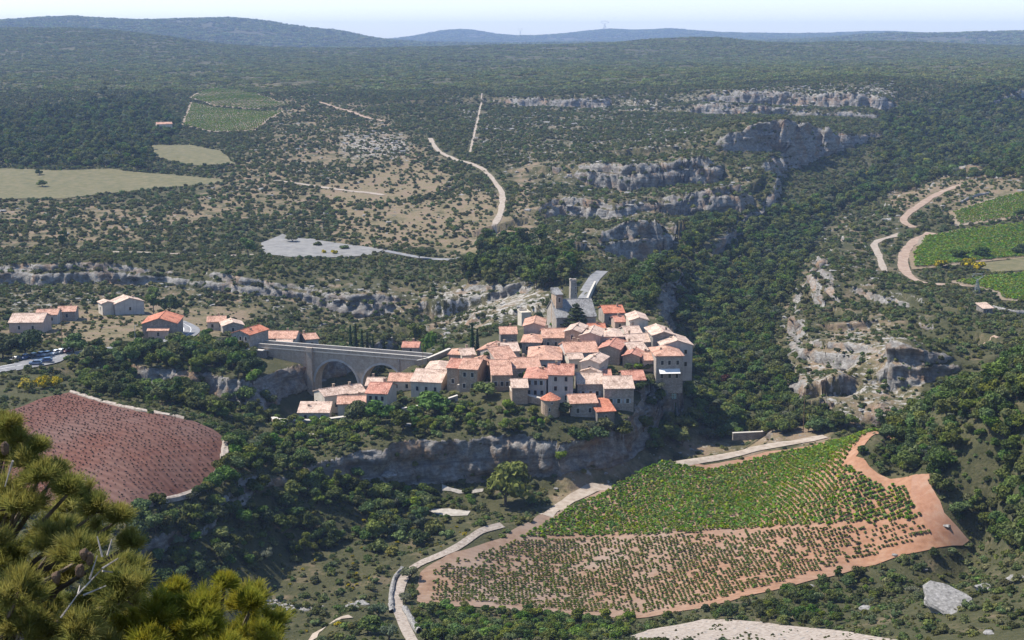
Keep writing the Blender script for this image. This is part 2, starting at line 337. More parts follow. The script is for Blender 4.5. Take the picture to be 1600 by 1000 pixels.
# cover zones: outline as seen, distance range, dryness, bare rock, shrub density
ZONES = [
 ([(0,0),(1600,0),(1600,230),(0,215)], 900, 99999, .24, .10, .92),
 ([(380,125),(520,150),(610,185),(700,250),(790,320),(835,400),(760,415),(560,360),(330,345),(300,300),(370,250),(430,200)], 600, 1800, .52, .30, .62),
 ([(500,290),(640,255),(700,270),(700,300),(520,330)], 600, 1500, .78, .2, .22),
 ([(560,330),(780,300),(830,400),(720,400),(500,385)], 600, 1500, .66, .25, .48),
 ([(690,150),(980,150),(1150,230),(1000,300),(830,300),(760,240)], 800, 2000, .35, .46, .70),
 ([(530,205),(640,205),(640,250),(530,250)], 700, 1800, .5, .62, .55),
 ([(0,308),(340,318),(330,370),(200,390),(0,385)], 600, 1300, .55, .28, .6),
 ([(820,250),(960,275),(1000,300),(940,400),(840,400),(800,330)], 600, 1100, .62, .35, .48),
 ([(0,425),(500,440),(690,440),(870,450),(850,500),(690,520),(480,510),(0,500)], 500, 700, .35, .50, .66),
 ([(690,440),(870,448),(850,505),(690,525)], 480, 650, .40, .62, .42),
 ([(1240,480),(1420,500),(1450,560),(1440,660),(1330,670),(1190,605),(1200,560)], 380, 620, .50, .56, .55),
 ([(1240,340),(1440,300),(1440,470),(1300,520),(1200,600),(1190,560)], 440, 900, .32, .38, .85),
 ([(1330,260),(1600,255),(1600,330),(1400,330)], 700, 1000, .6, .3, .35),
 ([(930,150),(1400,125),(1400,172),(930,175)], 1200, 1700, .3, .62, .6),
 ([(830,260),(1180,260),(1180,420),(830,420)], 660, 1000, .35, .45, .62),
 ([(420,820),(720,760),(760,830),(640,900),(620,1000),(420,1000),(380,930)], 230, 380, .22, .14, .66),
 ([(640,940),(1020,965),(1500,870),(1600,860),(1600,1000),(640,1000)], 200, 300, .22, .18, .80),
 ([(860,690),(1300,660),(1300,700),(1000,740),(860,800)], 360, 440, .6, .45, .25),
 ([(120,480),(420,480),(330,530),(100,540),(0,520)], 480, 600, .65, .15, .25),
]
def cover(u, v, y):
    dry = np.full(np.shape(u), .18); lime = np.full(np.shape(u), .12); den = np.full(np.shape(u), .96)
    for poly, y0, y1, a, b, c in ZONES:
        m = inpoly(u, v, poly) & (y > y0) & (y < y1)
        dry = np.where(m, a, dry); lime = np.where(m, b, lime); den = np.where(m, c, den)
    return dry, lime, den
def build_terrain():
    nC = len(SC); R = 640
    vv = F*(ZZ-CZ)/YY
    dl = np.diff(LY)[None,:]*np.where(YY[:,:-1] < 230, 22, np.where(YY[:,:-1] < 1650, 200, 105))
    cost = np.sqrt(dl**2 + np.diff(vv, axis=1)**2)
    cost = np.minimum(cost, 14)
    k = np.ones(9)/9; cost = np.apply_along_axis(lambda a: np.convolve(np.pad(a, 4, mode='edge'), k, mode='valid'), 0, cost)
    cum = np.concatenate([np.zeros((nC,1)), np.cumsum(cost, 1)], 1); cum /= cum[:,-1:]
    tt = np.linspace(0, 1, R); L = np.empty((nC, R))
    for i in range(nC): L[i] = np.interp(tt, cum[i], LY)
    S = np.repeat(SC[:,None], R, 1)
    Y = np.exp(L); X = S*Y; Z = bilin(ZZ, SC, LY, S, L)
    st = bilin(STEEP, SC, LY, S, L)
    e = np.maximum(0.8, Y*.0016); gx = (zat(X+e, Y)-zat(X-e, Y))/(2*e); gy = (zat(X, Y+e)-zat(X, Y-e))/(2*e); sl_ = np.hypot(gx, gy)
    rock = np.clip(np.maximum(sstep(.75, 1.5, sl_), .55*st*sstep(.35, .8, sl_)), 0, 1)*(Y < 3000)*np.maximum(sstep(0, .3, st), sstep(1500, 1700, Y))
    # broken rock: push the steep faces in and out
    amp = rock*np.clip(Y/420, .8, 2.2)
    n3 = fbm(X/9, Y/9, Z/2.6, 5, 51); n4 = fbm(X/3.4, Y/3.4, Z/12, 3, 77)
    n4 = -np.abs(n4)*2 + .5
    inv = 1/np.maximum(sl_, .3)
    off = amp*(3.4*n3 + 1.7*n4)
    X2 = X - gx*inv*off; Y2 = Y - gy*inv*off
    Z2 = Z + .5*amp*fbm(X/2.5, Y/2.5, Z/2.5, 3, 61)
    V = np.stack([X2, Y2, Z2], -1).reshape(-1, 3)
    idx = np.arange(nC*R).reshape(nC, R)
    Fa = np.stack([idx[:-1,:-1], idx[1:,:-1], idx[1:,1:], idx[:-1,1:]], -1).reshape(-1, 4)
    me = fast_mesh('ground', V, Fa)
    u, v = proj(X, Y, Z); ww = np.clip(500/Y, .25, 1.6)
    u = u + 30*ww*fbm(X/40, Y/40, seed=81, octs=5); v = v + 14*ww*fbm(X/40, Y/40, seed=82, octs=5)
    dry, lime, den = cover(u, v, Y)
    def soft(a, r=7):
        k = np.hanning(2*r+3)[1:-1]; k /= k.sum()
        f = lambda q: np.convolve(np.pad(q, r, mode='edge'), k, mode='valid')
        return np.apply_along_axis(f, 1, np.apply_along_axis(f, 0, a))
    dry = soft(dry); lime = soft(lime)
    for nm, a in (('rock', rock), ('dry', dry), ('lime', lime*(Y < 2500))):
        at = me.attributes.new(nm, 'FLOAT', 'POINT'); at.data.foreach_set('value', a.ravel().astype(np.float32))
    me.materials.append(M['terrain']); me.polygons.foreach_set('use_smooth', np.ones(len(Fa), bool))
    o = bpy.data.objects.new('ground', me); C.objects.link(o)
    tag(o, 'scrub covered limestone plateau, gorge walls and hills around the village', 'terrain', kind='structure')
    return o
ground = build_terrain()
# ---------------------------------------------------------------- roads, tracks, fields
from mathutils import Vector
from mathutils.geometry import delaunay_2d_cdt
def plan(pix, y0=200.0):
    return [hit(u, v, y0)[:2] for u, v in pix]
def drape_poly(name, pix, mat, step, off, label, y0=200.0, rough=1.0, world=None, cat='field', kind='structure'):
    P2 = world or plan(pix, y0)
    B = []
    for i in range(len(P2)):
        a = np.array(P2[i]); b = np.array(P2[(i+1) % len(P2)]); n = max(1, int(np.linalg.norm(b-a)/step))
        for k in range(n):
            q = a + (b-a)*k/n
            B.append((q[0] + rough*float(fbm(q[0]/5, q[1]/5, seed=3, octs=3)), q[1] + rough*float(fbm(q[0]/5, q[1]/5, seed=4, octs=3))))
    B = np.array(B); x0, y0_ = B.min(0); x1, y1 = B.max(0)
    gx, gy = np.meshgrid(np.arange(x0, x1, step), np.arange(y0_, y1, step)); m = inpoly(gx, gy, [tuple(q) for q in B])
    pts = [Vector(q) for q in B] + [Vector((a, b)) for a, b in zip(gx[m], gy[m])]
    v, e, f, *_ = delaunay_2d_cdt(pts, [], [list(range(len(B)))], 1, 1e-4)
    V = np.array([(q.x, q.y) for q in v]); z = zat(V[:,0], V[:,1]) + off
    o = mesh_obj(name, np.column_stack([V, z]), [tuple(q) for q in f], mat, smooth=True)
    tag(o, label, cat, kind=kind); return o, B
def smooth_line(P2, step=2.0):
    P2 = np.array(P2, float)
    for _ in range(2):
        Q = [P2[0]]
        for a, b in zip(P2[:-1], P2[1:]): Q += [.75*a+.25*b, .25*a+.75*b]
        P2 = np.array(Q + [P2[-1]])
    d = np.concatenate([[0], np.cumsum(np.linalg.norm(np.diff(P2, axis=0), axis=1))]); n = max(2, int(d[-1]/step))
    t = np.linspace(0, d[-1], n+1); return np.column_stack([np.interp(t, d, P2[:,0]), np.interp(t, d, P2[:,1])])
ROADS = []
def strip(name, pix, width, mat, label, off=.22, y0=200.0, world=None, cat='road', wob=.0, lateral=0.0, keep=True, kind='structure'):
    L = smooth_line(world if world is not None else plan(pix, y0)); T_ = np.gradient(L, axis=0); T_ /= np.linalg.norm(T_, axis=1)[:,None]+1e-9
    N = np.column_stack([-T_[:,1], T_[:,0]]); L = L + N*lateral
    hw = width/2*(1 + wob*fbm(L[:,0]/9, L[:,1]/9, seed=12, octs=3))
    rows = []
    for k in (-1, -.4, .4, 1):
        q = L + N*(hw*k)[:,None]; rows.append(np.column_stack([q, zat(q[:,0], q[:,1]) + off]))
    n = len(L); V = np.concatenate(rows); Fa = [(j*n+i, j*n+i+1, (j+1)*n+i+1, (j+1)*n+i) for j in range(3) for i in range(n-1)]
    o = mesh_obj(name, V, [q[::-1] for q in Fa], mat, smooth=True)
    tag(o, label, cat, kind=kind)
    if keep: ROADS.append((L, width))
    return o
simple('asphalt', [(.13,.13,.135),(.19,.19,.195),(.24,.238,.235)], .4, .9, coord='World')
simple('pale_track', [(.22,.175,.135),(.30,.25,.20),(.37,.32,.27)], .5, .95, coord='World')
simple('pink_track', [(.22,.15,.11),(.29,.21,.155),(.35,.275,.215)], .4, .95, coord='World')
simple('chalk', [(.16,.125,.10),(.29,.245,.205),(.37,.325,.28)], 1.3, .95, coord='World')
simple('gravel', [(.22,.20,.17),(.33,.30,.26),(.40,.37,.33)], .8, .95, coord='World')
simple('white_line', [(.6,.6,.58),(.75,.75,.73)], .8, .8, coord='World', bump=0)
def mk_soil(name, c0, c1, c2, rowdir, rowsp, rowamt):
    m, nt, n, l, bs = new_mat(name); T = NT(nt); p = T.pos()
    f = T.noise(p, .5, 5, .65); c = T.ramp(f, [(.3, c0), (.5, c1), (.7, c2)])
    c = T.mix(T.ramp(T.noise(p, .035, 4, .6), [(.42,(0,0,0)),(.62,(1,1,1))]), c, tuple(.72*a+(.02 if 'red' in name else .06) for a in c2))
    if name == 'soil_vine':       # the earth turns from tan to orange towards the right-hand end
        sx = n.new('ShaderNodeSeparateXYZ'); l.new(p, sx.inputs[0]); q = T.math('ADD', sx.outputs[0], T.math('MULTIPLY', T.math('SUBTRACT', T.noise(p, .05, 5, .7), .5), 130.0))
        mr = n.new('ShaderNodeMapRange'); l.new(q, mr.inputs[0]); mr.inputs[1].default_value = 15; mr.inputs[2].default_value = 85; c = T.mix(mr.outputs[0], c, T.ramp(f, [(.3,(0.242,0.121,0.070)),(.5,(0.296,0.160,0.098)),(.7,(0.335,0.203,0.133))]))
    wv = n.new('ShaderNodeTexWave'); l.new(T.mapping(p, (1,1,0), (0,0,rowdir)), wv.inputs['Vector']); wv.bands_direction = 'Y'
    wv.inputs['Scale'].default_value = math.pi/10/rowsp*2/2; wv.inputs['Distortion'].default_value = .6; wv.inputs['Detail'].default_value = 3; wv.inputs['Detail Scale'].default_value = 1.5
    c = T.mix(T.math('MULTIPLY', wv.outputs['Fac'], rowamt), c, tuple(.45*a for a in c0))
    finish(bs, T, c, .97, T.bump(T.math('ADD', T.math('MULTIPLY', wv.outputs['Fac'], rowamt*2), f), .6, .15), .1); M[name] = m; return m
mk_soil('soil_red', (.088,.038,.028), (.122,.055,.040), (.155,.080,.060), math.radians(40), 2.0, .35)
mk_soil('soil_vine', (0.148,0.090,0.058), (0.203,0.129,0.086), (0.250,0.172,0.121), 0.0, 1.75, .10)
mk_soil('soil_orange', (0.226,0.111,0.066), (0.282,0.148,0.094), (0.316,0.200,0.140), 0.0, 1.75, .04)
mk_soil('soil_far', (.15,.115,.07), (.20,.15,.095), (.25,.195,.13), 0.3, 2.2, .1)
simple('dry_meadow', [(.085,.085,.038),(.12,.11,.052),(.165,.135,.075)], .22, .95, coord='World')
V1 = [(650,940),(655,895),(700,868),(780,842),(820,818),(890,792),(960,757),(1100,727),(1200,707),(1330,685),(1385,668),(1398,690),(1335,715),(1372,742),(1432,742),(1450,770),(1460,800),(1480,830),(1508,850),(1450,864),(1350,888),(1200,925),(1100,950),(1010,966),(900,962),(760,950),(670,948)]
vine_soil, V1W = drape_poly('vineyard_soil', V1, M['soil_vine'], 2.5, .20, 'reddish soil of the big vineyard below the village')
_, ORW = drape_poly('orange_headland', [(1425,745),(1450,742),(1462,775),(1474,805),(1490,826),(1515,848),(1488,858),(1462,850),(1440,815),(1428,780)], M['soil_orange'], 2.0, .32, 'bare orange earth at the right end of the big vineyard')
RF = [(20,640),(70,622),(112,613),(150,626),(215,643),(290,656),(335,672),(352,692),(350,722),(330,755),(270,780),(205,796),(150,792),(60,790),(-100,790),(-150,700),(-100,660)]
red_field, RFW = drape_poly('red_field', RF, M['soil_red'], 2.5, .2, 'dark red ploughed field left of the gorge')
_, MD1 = drape_poly('dry_meadow', [(-80,262),(20,264),(90,267),(170,264),(260,273),(365,282),(330,288),(250,294),(180,302),(100,311),(0,312),(-80,312)], M['dry_meadow'], 6, .35, 'tan dry meadow on the far left plateau', y0=700)
_, MD2 = drape_poly('dry_meadow', [(238,226),(300,227),(345,236),(368,257),(300,259),(236,244)], M['dry_meadow'], 6, .35, 'small pale meadow below the far vineyard', y0=800)
FVA = [(335,137),(400,146),(452,165),(400,171),(330,165),(294,153)]; FVB = [(297,160),(330,167),(400,174),(446,173),(400,204),(330,207),(282,195)]
_, FVAW = drape_poly('far_vineyard_soil', FVA, M['soil_far'], 8, .35, 'upper half of the far vineyard on the left plateau', y0=900)
_, FVBW = drape_poly('far_vineyard_soil', FVB, M['soil_far'], 8, .35, 'lower half of the far vineyard on the left plateau', y0=900)
VR1 = [(1482,332),(1540,313),(1600,299),(1660,288),(1660,340),(1600,341),(1560,346),(1492,354)]
VR2 = [(1440,370),(1500,359),(1600,348),(1660,346),(1660,400),(1560,407),(1500,414),(1425,422),(1420,397)]
VR3 = [(1480,441),(1540,431),(1600,426),(1660,424),(1660,470),(1600,472),(1562,470),(1550,456)]
_, VR1W = drape_poly('terrace_vineyard_soil', VR1, M['soil_far'], 5, .3, 'soil of the highest terrace vineyard on the right', y0=500)
_, VR2W = drape_poly('terrace_vineyard_soil', VR2, M['soil_far'], 5, .3, 'soil of the middle terrace vineyard on the right', y0=500)
_, VR3W = drape_poly('terrace_vineyard_soil', VR3, M['soil_far'], 5, .3, 'soil of the lowest terrace vineyard on the right', y0=480)
_, GSW = drape_poly('grass_strip', [(1525,413),(1600,403),(1650,403),(1650,421),(1600,423),(1540,427)], M['dry_meadow'], 5, .3, 'mown grass strip between two terrace vineyards', y0=500)
CPK = [(408,380),(442,366),(455,372),(490,374),(525,380),(600,390),(585,398),(545,402),(500,403),(450,402),(412,398)]
simple('old_asphalt', [(.13,.125,.12),(.19,.185,.175),(.235,.225,.21)], .25, .95, coord='World')
carpark, CPKW = drape_poly('car_park', CPK, M['old_asphalt'], 4, .3, 'large pale asphalt car park on the plateau behind the village', y0=500, rough=.3, cat='car park')
_, QRW = drape_poly('limestone_pavement', [(960,1003),(1010,986),(1100,969),(1200,975),(1300,986),(1420,1003)], M['chalk'], 2.5, .25, 'bare white limestone ground at the bottom edge', y0=150, cat='ground')
_, LBW = drape_poly('lay_by', [(22,568),(70,556),(112,549),(116,556),(95,566),(60,574),(25,580)], M['asphalt'], 2.5, .3, 'asphalt lay-by with parked cars beside the left road', y0=300, rough=.2, cat='lay-by')
_, GB1 = drape_poly('gravel_bar', [(660,795),(700,796),(735,800),(733,806),(690,806),(664,802)], M['gravel'], 2, .2, 'pale gravel bar of the dry river bed, nearer of two', cat='river bed')
_, GB2 = drape_poly('gravel_bar', [(690,760),(720,764),(756,766),(754,771),(715,771),(690,768)], M['gravel'], 2, .2, 'pale gravel bar under the village cliff', cat='river bed')
main_road = [(-60,590),(20,574),(70,563),(130,551),(200,542),(260,535),(290,527),(301,517),(292,508),(276,502)]
strip('main_road', main_road, 6.5, M['asphalt'], 'grey asphalt road curving past the houses on the left', y0=300)
strip('road_marking', main_road, .35, M['white_line'], 'white edge line along the left road', off=.30, lateral=2.6, keep=False, y0=300, cat='marking')
strip('road_marking', main_road, .22, M['white_line'], 'white centre line along the left road', off=.30, keep=False, y0=300, cat='marking')
strip('plateau_road', [(600,392),(650,402),(706,406)], 5, M['asphalt'], 'asphalt road leaving the car park to the right', y0=500)
strip('hill_road', [(941,424),(932,432),(922,446),(914,462),(908,478)], 5, M['asphalt'], 'grey road climbing behind the church tower', y0=450)
strip('farm_track', [(-60,401),(60,398),(200,393),(330,400),(400,398)], 3.5, M['pale_track'], 'thin pale farm track across the left plateau', y0=640, wob=.5)
strip('winding_track', [(672,216),(680,232),(700,246),(742,257),(768,275),(786,300),(784,330),(772,362)], 3.4, M['pale_track'], 'pale winding track on the plateau above the village', y0=700, wob=.4)
strip('stone_path', [(753,146),(750,170),(742,205),(734,240)], 1.6, M['pale_track'], 'narrow white path running straight up the far plateau', y0=900, wob=.8)
strip('upland_track', [(500,160),(540,172),(572,184),(600,190)], 4.0, M['pink_track'], 'short pinkish track on the far plateau', y0=900, wob=.4)
strip('scrub_track', [(430,282),(480,290),(560,300),(600,305)], 4.0, M['pale_track'], 'faint pale track through the dry scrub', y0=700, wob=.6)
strip('hairpin_track', [(1502,289),(1462,304),(1420,332),(1408,346),(1428,356)], 4.5, M['pink_track'], 'upper pale track beside the terrace vineyards', y0=600, wob=.4)
strip('hairpin_track', [(1408,366),(1362,378),(1372,396),(1382,424)], 3.6, M['pale_track'], 'lower hairpin of the pale track on the right slope', y0=500, wob=.4)
strip('vineyard_track', [(1455,364),(1424,378),(1410,400),(1412,425),(1440,444),(1500,445),(1550,452)], 5.0, M['pink_track'], 'pinkish track round the end of the terrace vineyard', y0=480, wob=.4)
strip('slope_track', [(1555,529),(1538,534),(1524,541)], 4.0, M['pink_track'], 'bright bend of a track above the right forest', y0=400, wob=.3)
strip('concrete_track', [(645,1004),(628,970),(620,945),(624,922),(630,903),(648,884),(690,868),(715,856),(737,840),(752,829),(785,821)], 2.3, M['chalk'], 'white concrete track winding up the left side of the vineyard', y0=200, wob=.25)
strip('river_road', [(852,806),(874,792),(900,776),(940,757),(1010,738),(1100,716),(1200,697),(1290,683)], 4.6, M['pale_track'], 'beige dirt road along the river below the village', y0=300, wob=.35)
strip('valley_path', [(486,1003),(497,984),(520,972),(548,964)], 2.4, M['pale_track'], 'pale path curving at the bottom left', wob=.2)
# pale stone bank round the red field, and terrace walls
def bank(name, pix, wdt, hgt, mat, label, y0=200.0, world=None, cat='wall'):
    L = smooth_line(world if world is not None else plan(pix, y0), 1.3); T_ = np.gradient(L, axis=0); T_ /= np.linalg.norm(T_, axis=1)[:,None]+1e-9
    N = np.column_stack([-T_[:,1], T_[:,0]]); n = len(L); V = []; prof = [(-.55,-.6),(-.48,.7),(-.15,1.0),(.2,.95),(.5,.65),(.55,-.6)]
    for k, (a, b) in enumerate(prof):
        q = L + N*(a*wdt*(1+.5*fbm(L[:,0]*.5, L[:,1]*.5, seed=k, octs=3)))[:,None]
        V.append(np.column_stack([q, zat(L[:,0], L[:,1]) + b*hgt*(1+.5*fbm(L[:,0]*.6, L[:,1]*.6, seed=30+k, octs=3))]))
    V = np.concatenate(V); m = len(prof); Fa = [(j*n+i, j*n+i+1, (j+1)*n+i+1, (j+1)*n+i) for j in range(m-1) for i in range(n-1)]
    o = mesh_obj(name, V, [q[::-1] for q in Fa], mat); tag(o, label, cat); return o
simple('limestone', [(.12,.115,.11),(.24,.23,.215),(.36,.345,.33)], 1.6, .95, coord='World', bump=.8, bd=.3)
bank('field_bank', [(112,613),(150,626),(215,643),(290,656)], 1.5, .7, M['chalk'], 'pale stone bank along the top of the red field', y0=200)
bank('field_bank', [(352,690),(351,722),(331,755),(270,780),(207,796)], 1.8, .8, M['chalk'], 'pale stone bank down the right edge of the red field')
bank('dry_stone_wall', [(612,958),(610,930),(616,905),(628,890)], 1.0, .9, M['limestone'], 'dry stone wall beside the white concrete track')
bank('dry_stone_wall', [(632,952),(645,975),(655,990)], 1.3, 1.0, M['limestone'], 'stone retaining wall at the corner of the vineyard')
bank('dry_stone_wall', [(1500,318),(1520,308),(1545,303)], 1.2, 1.2, M['limestone'], 'white dry stone wall above the terrace vineyards', y0=600)
bank('dry_stone_wall', [(1552,482),(1580,490),(1620,492)], 1.2, 1.4, M['limestone'], 'grey dry stone wall beside the hut on the right', y0=400)
# ---------------------------------------------------------------- buildings
def mk_wall(name, c0, c1, c2, stone=.5):
    m, nt, n, l, bs = new_mat(name); T = NT(nt); p = T.coord('Object')
    c = T.ramp(T.noise(p, .55, 5, .65), [(.3,c0),(.5,c1),(.72,c2)])
    v = T.voro(T.mapping(p, (1,1,1.6)), 2.6, 'F1', 'Color'); sep = n.new('ShaderNodeSeparateColor'); l.new(v, sep.inputs[0])
    c = T.mix(T.math('MULTIPLY', sep.outputs[0], stone), c, tuple(.5*a for a in c0))
    e = T.voro(T.mapping(p, (1,1,1.6)), 2.6, 'DISTANCE_TO_EDGE'); 
    st = T.noise(T.mapping(p, (1.2,1.2,.12)), 1.0, 4, .6)
    c = T.mix(T.math('MULTIPLY', T.ramp(st, [(.5,(0,0,0)),(.75,(1,1,1))]), .4), c, tuple(.45*a for a in c1))
    finish(bs, T, c, .93, T.bump(T.math('ADD', T.math('MULTIPLY', e, 1.5), T.noise(p, 5, 4, .7)), .5*stone+.15, .08), .15); M[name] = m
mk_wall('stone_grey', (0.260,0.227,0.195), (0.377,0.332,0.286), (0.481,0.429,0.377), .55)
mk_wall('stone_warm', (0.299,0.218,0.155), (0.414,0.310,0.224), (0.506,0.397,0.299), .55)
mk_wall('stone_dark', (0.169,0.150,0.130), (0.247,0.221,0.195), (0.338,0.305,0.273), .6)
mk_wall('stone_bridge', (.34,.265,.20), (.44,.355,.275), (.50,.42,.34), .35)
mk_wall('plaster_cream', (.40,.34,.27), (.50,.44,.36), (.56,.51,.44), .05)
mk_wall('plaster_grey', (0.345,0.310,0.287), (0.437,0.402,0.368), (0.506,0.471,0.437), .08)
mk_wall('plaster_pink', (.36,.26,.21), (.44,.33,.27), (.50,.39,.33), .08)
def mk_tiles(name, c0, c1, c2):
    m, nt, n, l, bs = new_mat(name); T = NT(nt); p = T.coord('Object')
    f = T.noise(p, 2.4, 5, .75); c = T.ramp(f, [(.28,c0),(.5,c1),(.72,c2)])
    big = T.noise(p, .35, 4, .6); c = T.mix(T.ramp(big, [(.42,(0,0,0)),(.68,(1,1,1))]), c, tuple(.55*a for a in c0))
    sp = T.voro(T.mapping(p, (4.0,2.2,2.2)), 1.0, 'F1', 'Color'); sep = n.new('ShaderNodeSeparateColor'); l.new(sp, sep.inputs[0])
    c = T.mix(T.math('MULTIPLY', T.ramp(sep.outputs[1], [(.55,(0,0,0)),(.9,(1,1,1))]), .55), c, tuple(min(1, 1.25*a) for a in c2))
    lich = T.noise(p, 1.1, 5, .8); c = T.mix(T.math('MULTIPLY', T.ramp(lich, [(.55,(0,0,0)),(.7,(1,1,1))]), .6), c, (.20,.16,.12))
    wv = n.new('ShaderNodeTexWave'); l.new(p, wv.inputs['Vector']); wv.bands_direction = 'X'; wv.inputs['Scale'].default_value = 1.3; wv.inputs['Distortion'].default_value = 1.2
    finish(bs, T, c, .9, T.bump(T.math('ADD', wv.outputs['Fac'], T.math('MULTIPLY', f, .8)), .7, .07), .15); M[name] = m
mk_tiles('tile_salmon', (.36,.18,.12), (.47,.26,.185), (.56,.37,.28))
mk_tiles('tile_pale', (.42,.28,.21), (.52,.38,.30), (.59,.47,.39))
mk_tiles('tile_red', (.34,.135,.09), (.45,.205,.145), (.52,.30,.23))
mk_tiles('tile_orange', (.38,.125,.07), (.47,.165,.10), (.52,.25,.16))
mk_tiles('slate', (.16,.155,.15), (.23,.225,.22), (.30,.295,.29))
simple('wood_dark', [(.035,.025,.02),(.06,.045,.035)], 2, .6, bump=.1)
simple('shutter_blue', [(.30,.34,.38),(.40,.44,.47)], 1.5, .6, bump=.1)
simple('shutter_wood', [(.14,.085,.05),(.20,.12,.07)], 1.5, .7, bump=.1)
simple('trim_pale', [(.42,.38,.33),(.52,.48,.42)], 2, .9, bump=.2)
simple('awning', [(.62,.60,.56),(.74,.72,.68)], .8, .8, bump=.1)
mg, nt_, n_, l_, bs_ = new_mat('window_glass'); T_ = NT(nt_); finish(bs_, T_, (.018,.02,.024), .12, None, .5); M['glass'] = mg
HOUSES = []          # plan footprints, kept clear of bushes
def solve_Y(u, v, h, y0, y1):
    sx, sz = ray(u, v); Ys = np.linspace(y0, y1, 900); g = plateau(sx*Ys, Ys) + h - (CZ + sz*Ys)
    i = int(np.argmax(g > 0)); return float(Ys[i]) if g[i] > 0 else float(Ys[np.argmin(np.abs(g))])
def window(parent, x, y, z, w_, h_, nx, ny, shutter=None, door=False):
    """a framed opening on a wall face at (x,y,z) facing (nx,ny)"""
    tx, ty = -ny, nx
    def P3(a, b, c): return (x + tx*a + nx*b, y + ty*a + ny*b, z + c)
    def bx(mb, a0, a1, b0, b1, c0, c1):
        mb.hexa([P3(a0,b0,c0),P3(a1,b0,c0),P3(a1,b1,c0),P3(a0,b1,c0)], [P3(a0,b0,c1),P3(a1,b0,c1),P3(a1,b1,c1),P3(a0,b1,c1)])
    m = MB(); bx(m, -w_/2, w_/2, .0, .03, 0, h_)
    wo = m.build('door' if door else 'window', M['wood_dark'] if door else M['glass'], parent)
    m = MB(); t = .13
    bx(m, -w_/2-t, -w_/2, .0, .09, -t, h_+t); bx(m, w_/2, w_/2+t, .0, .09, -t, h_+t); bx(m, -w_/2, w_/2, .0, .09, h_, h_+t)
    if not door: bx(m, -w_/2, w_/2, .0, .14, -t, 0)
    m.build('frame', M['trim_pale'], wo)
    if shutter:
        for sg in (-1, 1):
            m = MB(); a = sg*(w_/2+t+w_*.27); bx(m, a-w_*.25, a+w_*.25, .0, .06, 0, h_); m.build('shutter', M[shutter], wo)
